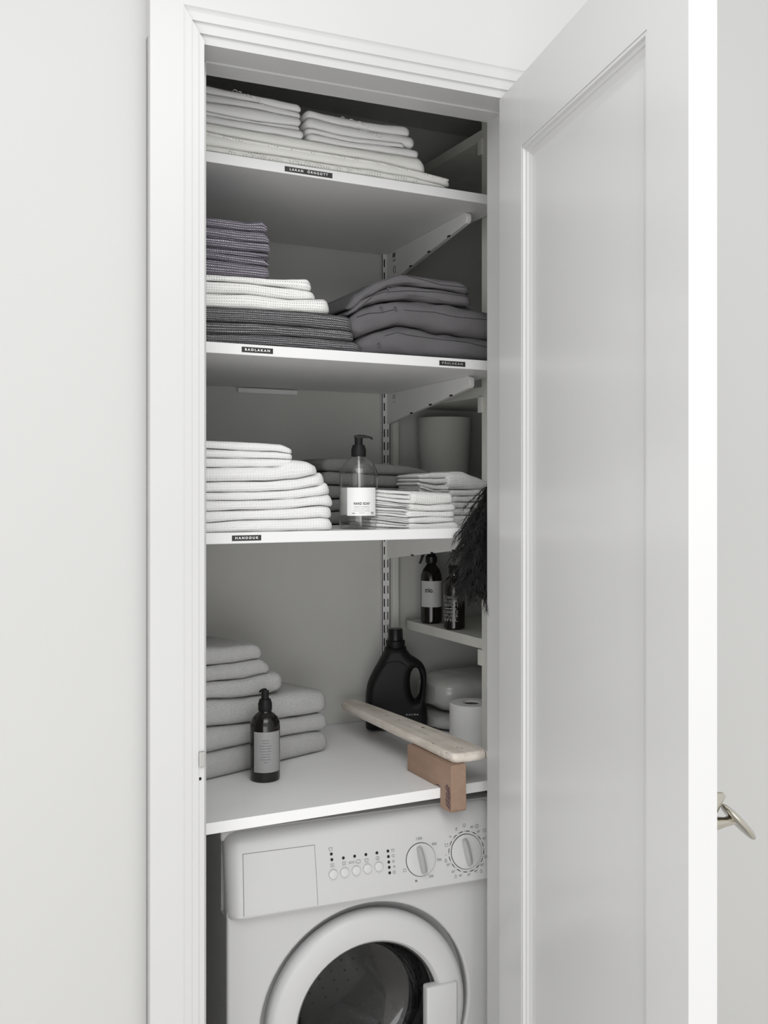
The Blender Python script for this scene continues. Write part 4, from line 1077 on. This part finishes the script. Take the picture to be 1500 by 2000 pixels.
out = [(1.957, ZW), (1.957, zu), (1.7635, zu), (1.762, zl + .006), (1.766, zl + .001), (1.772, zl), (1.806, zl), (1.8105, zl + .004), (1.8105, ZW + .003), (1.822, ZW + .006), (1.832, ZW)]
blk = tp(MB().prism(out, lambda p: (1.0335, p[0], p[1]), lambda p: (1.0690, p[0], p[1])).build('foot', BLOCK, sv, bevel=.0016)); blk['label'] = 'brown wooden foot hooked over the worktop edge'
random.seed(3); m = MB()
for k in range(13):
    zc = zl + .008 + k * .0036; y0 = 1.7665 + random.uniform(0, .004)
    m.tube([(1.0332, y0 + .016 + random.uniform(-.004, .004), zc + .005), (1.0332, y0 + .008, zc + .002 + random.uniform(-.001, .001)), (1.0332, y0, zc - .002)], .0008, 4)
m.build('ink_scribble', INK, blk)

# ------------------------------------------------------------------ paper goods, wraps, pot
c = at_v(921, 1440, 2.10); tr = thing('toilet_roll', 'white toilet paper roll standing upright beside the rack post', 'toilet roll', (c[0], c[1], ZW))
z0 = .0; h = .100; ro, ri = .0545, .021
MB().lathe([(ri, z0 + .001), (ro - .002, z0), (ro, z0 + .002), (ro, h - .003), (ro - .003, h), (ri + .001, h), (ri, h - .002), (ri, z0 + .001)], 56).build('paper', PAPER, tr, smooth=True)
MB().lathe([(ri - .0005, .002), (ri - .0005, h - .004), (ri - .002, h - .004), (ri - .002, .002), (ri - .0005, .002)], 36).build('core', CARD, tr, smooth=True)
def pack(label, x0, x1, y0, y1, z0, z1, seed, r=.03):
    n = 20; rows = []
    for i in range(n + 1):
        t = i / n; ez_ = 1 - abs(2 * t - 1) ** 5; x = x0 + (x1 - x0) * t; ring = []
        for a in range(0, 360, 15):
            ca, sa = math.cos(R(a)), math.sin(R(a)); k = .30
            cy = (abs(ca) ** .55) * (1 if ca > 0 else -1); cz = (abs(sa) ** .55) * (1 if sa > 0 else -1)
            f = (.55 + .45 * ez_) * (1 + .07 * noise.noise((t * 9, a / 40, seed)) + .04 * noise.noise((t * 30, a / 12, seed)))
            ring.append((x, (y0 + y1) / 2 + (y1 - y0) / 2 * cy * f, max(z0 + .0005, (z0 + z1) / 2 + (z1 - z0) / 2 * cz * f)))
        rows.append(ring)
    m = MB().grid(rows, True); L = 24
    m.f.append(tuple(range(L))); m.f.append(tuple(range(len(m.v) - L, len(m.v))))
    return tag(m.build('plastic_pack', PLASTIC, smooth=True), label, 'pack')
pack('upper plastic-wrapped bundle behind the toilet roll', 1.268, 1.52, 2.20, 2.385, ZW + .044, ZW + .138, 4.2)
pack('flat plastic-wrapped packet lying under the larger bundle', 1.262, 1.53, 2.19, 2.39, ZW, ZW + .044, 8.7)
pt = thing('plant_pot', 'tall pale ceramic pot on the side rack behind the small towels', 'pot', (1.347, 2.335, RZ[2]))
MB().lathe([(0, 0), (.060, 0), (.063, .004), (.0735, .192), (.0730, .1945), (.0700, .1945), (.0690, .192), (.060, .02), (0, .02)], 56).build('pot_wall', POT, pt, smooth=True)

# ------------------------------------------------------------------ feather duster hanging inside the right jamb
top = Vector(at_v(972, 925, 1.815)); tipp = Vector(at_v(952, 1095, 1.800))
fd = thing('feather_duster', 'black feather duster hanging at the right of the third shelf', 'duster', (top.x, top.y, tipp.z))
off = Vector((top.x, top.y, tipp.z))
MB().tube([top - off + Vector((.004, 0, .20)), top - off + Vector((.004, 0, .02)), (top + tipp) / 2 - off], [.006, .007, .004], 10).build('stick', BLOCK, fd, smooth=True)
random.seed(11); m = MB()
def barb(p, d, L, wd_, droop, n=6):
    pts = []; q = p.copy(); v = d.normalized()
    for i in range(n + 1):
        pts.append(q.copy()); v = (v + Vector((random.uniform(-.10, .10), random.uniform(-.10, .10), -droop + random.uniform(-.05, .05)))).normalized(); q = q + v * (L / n)
    side = v.cross(Vector((random.uniform(-1, 1), 1.2, random.uniform(-1, 1)))).normalized()
    vs = []
    for i, a in enumerate(pts):
        k = wd_ * (1 - (i / n) ** 1.6) + .0001; vs += [a - side * k, a + side * k]
    m.add(vs, [(2 * i, 2 * i + 1, 2 * i + 3, 2 * i + 2) for i in range(n)])
    return pts
for i in range(640):                                    # plumes, each with a fringe of fine barbs
    t = random.random(); p = top.lerp(tipp, t * .85) + Vector((random.uniform(-.006, .012), random.uniform(-.012, .008), 0))
    an = random.uniform(-.15, 1.12)
    d = Vector((-.80 * an - .12 + .25 * (random.random() < .2), random.uniform(-.42, .05), -.66 - .5 * (1 - an)))
    L = random.uniform(.095, .150) if an > .35 else random.uniform(.09, .135)
    pts = barb(p, d, L, .0011, .07)
    for k in range(1, len(pts)):
        for r_ in range(12):
            b = pts[k - 1].lerp(pts[k], random.random()); dd_ = (pts[k] - pts[k - 1]).normalized()
            barb(b, dd_ + Vector((random.uniform(-.75, .75), random.uniform(-.75, .75), random.uniform(-.75, .55))), random.uniform(.010, .026), .00040, .14, 3)
for i in range(len(m.v)): m.v[i] = tuple(Vector(m.v[i]) - off)
me = bpy.data.meshes.new('plume'); me.from_pydata(m.v, [], m.f)
pm = link('plume', me, FEATHER, fd); pm['kind'] = 'stuff'
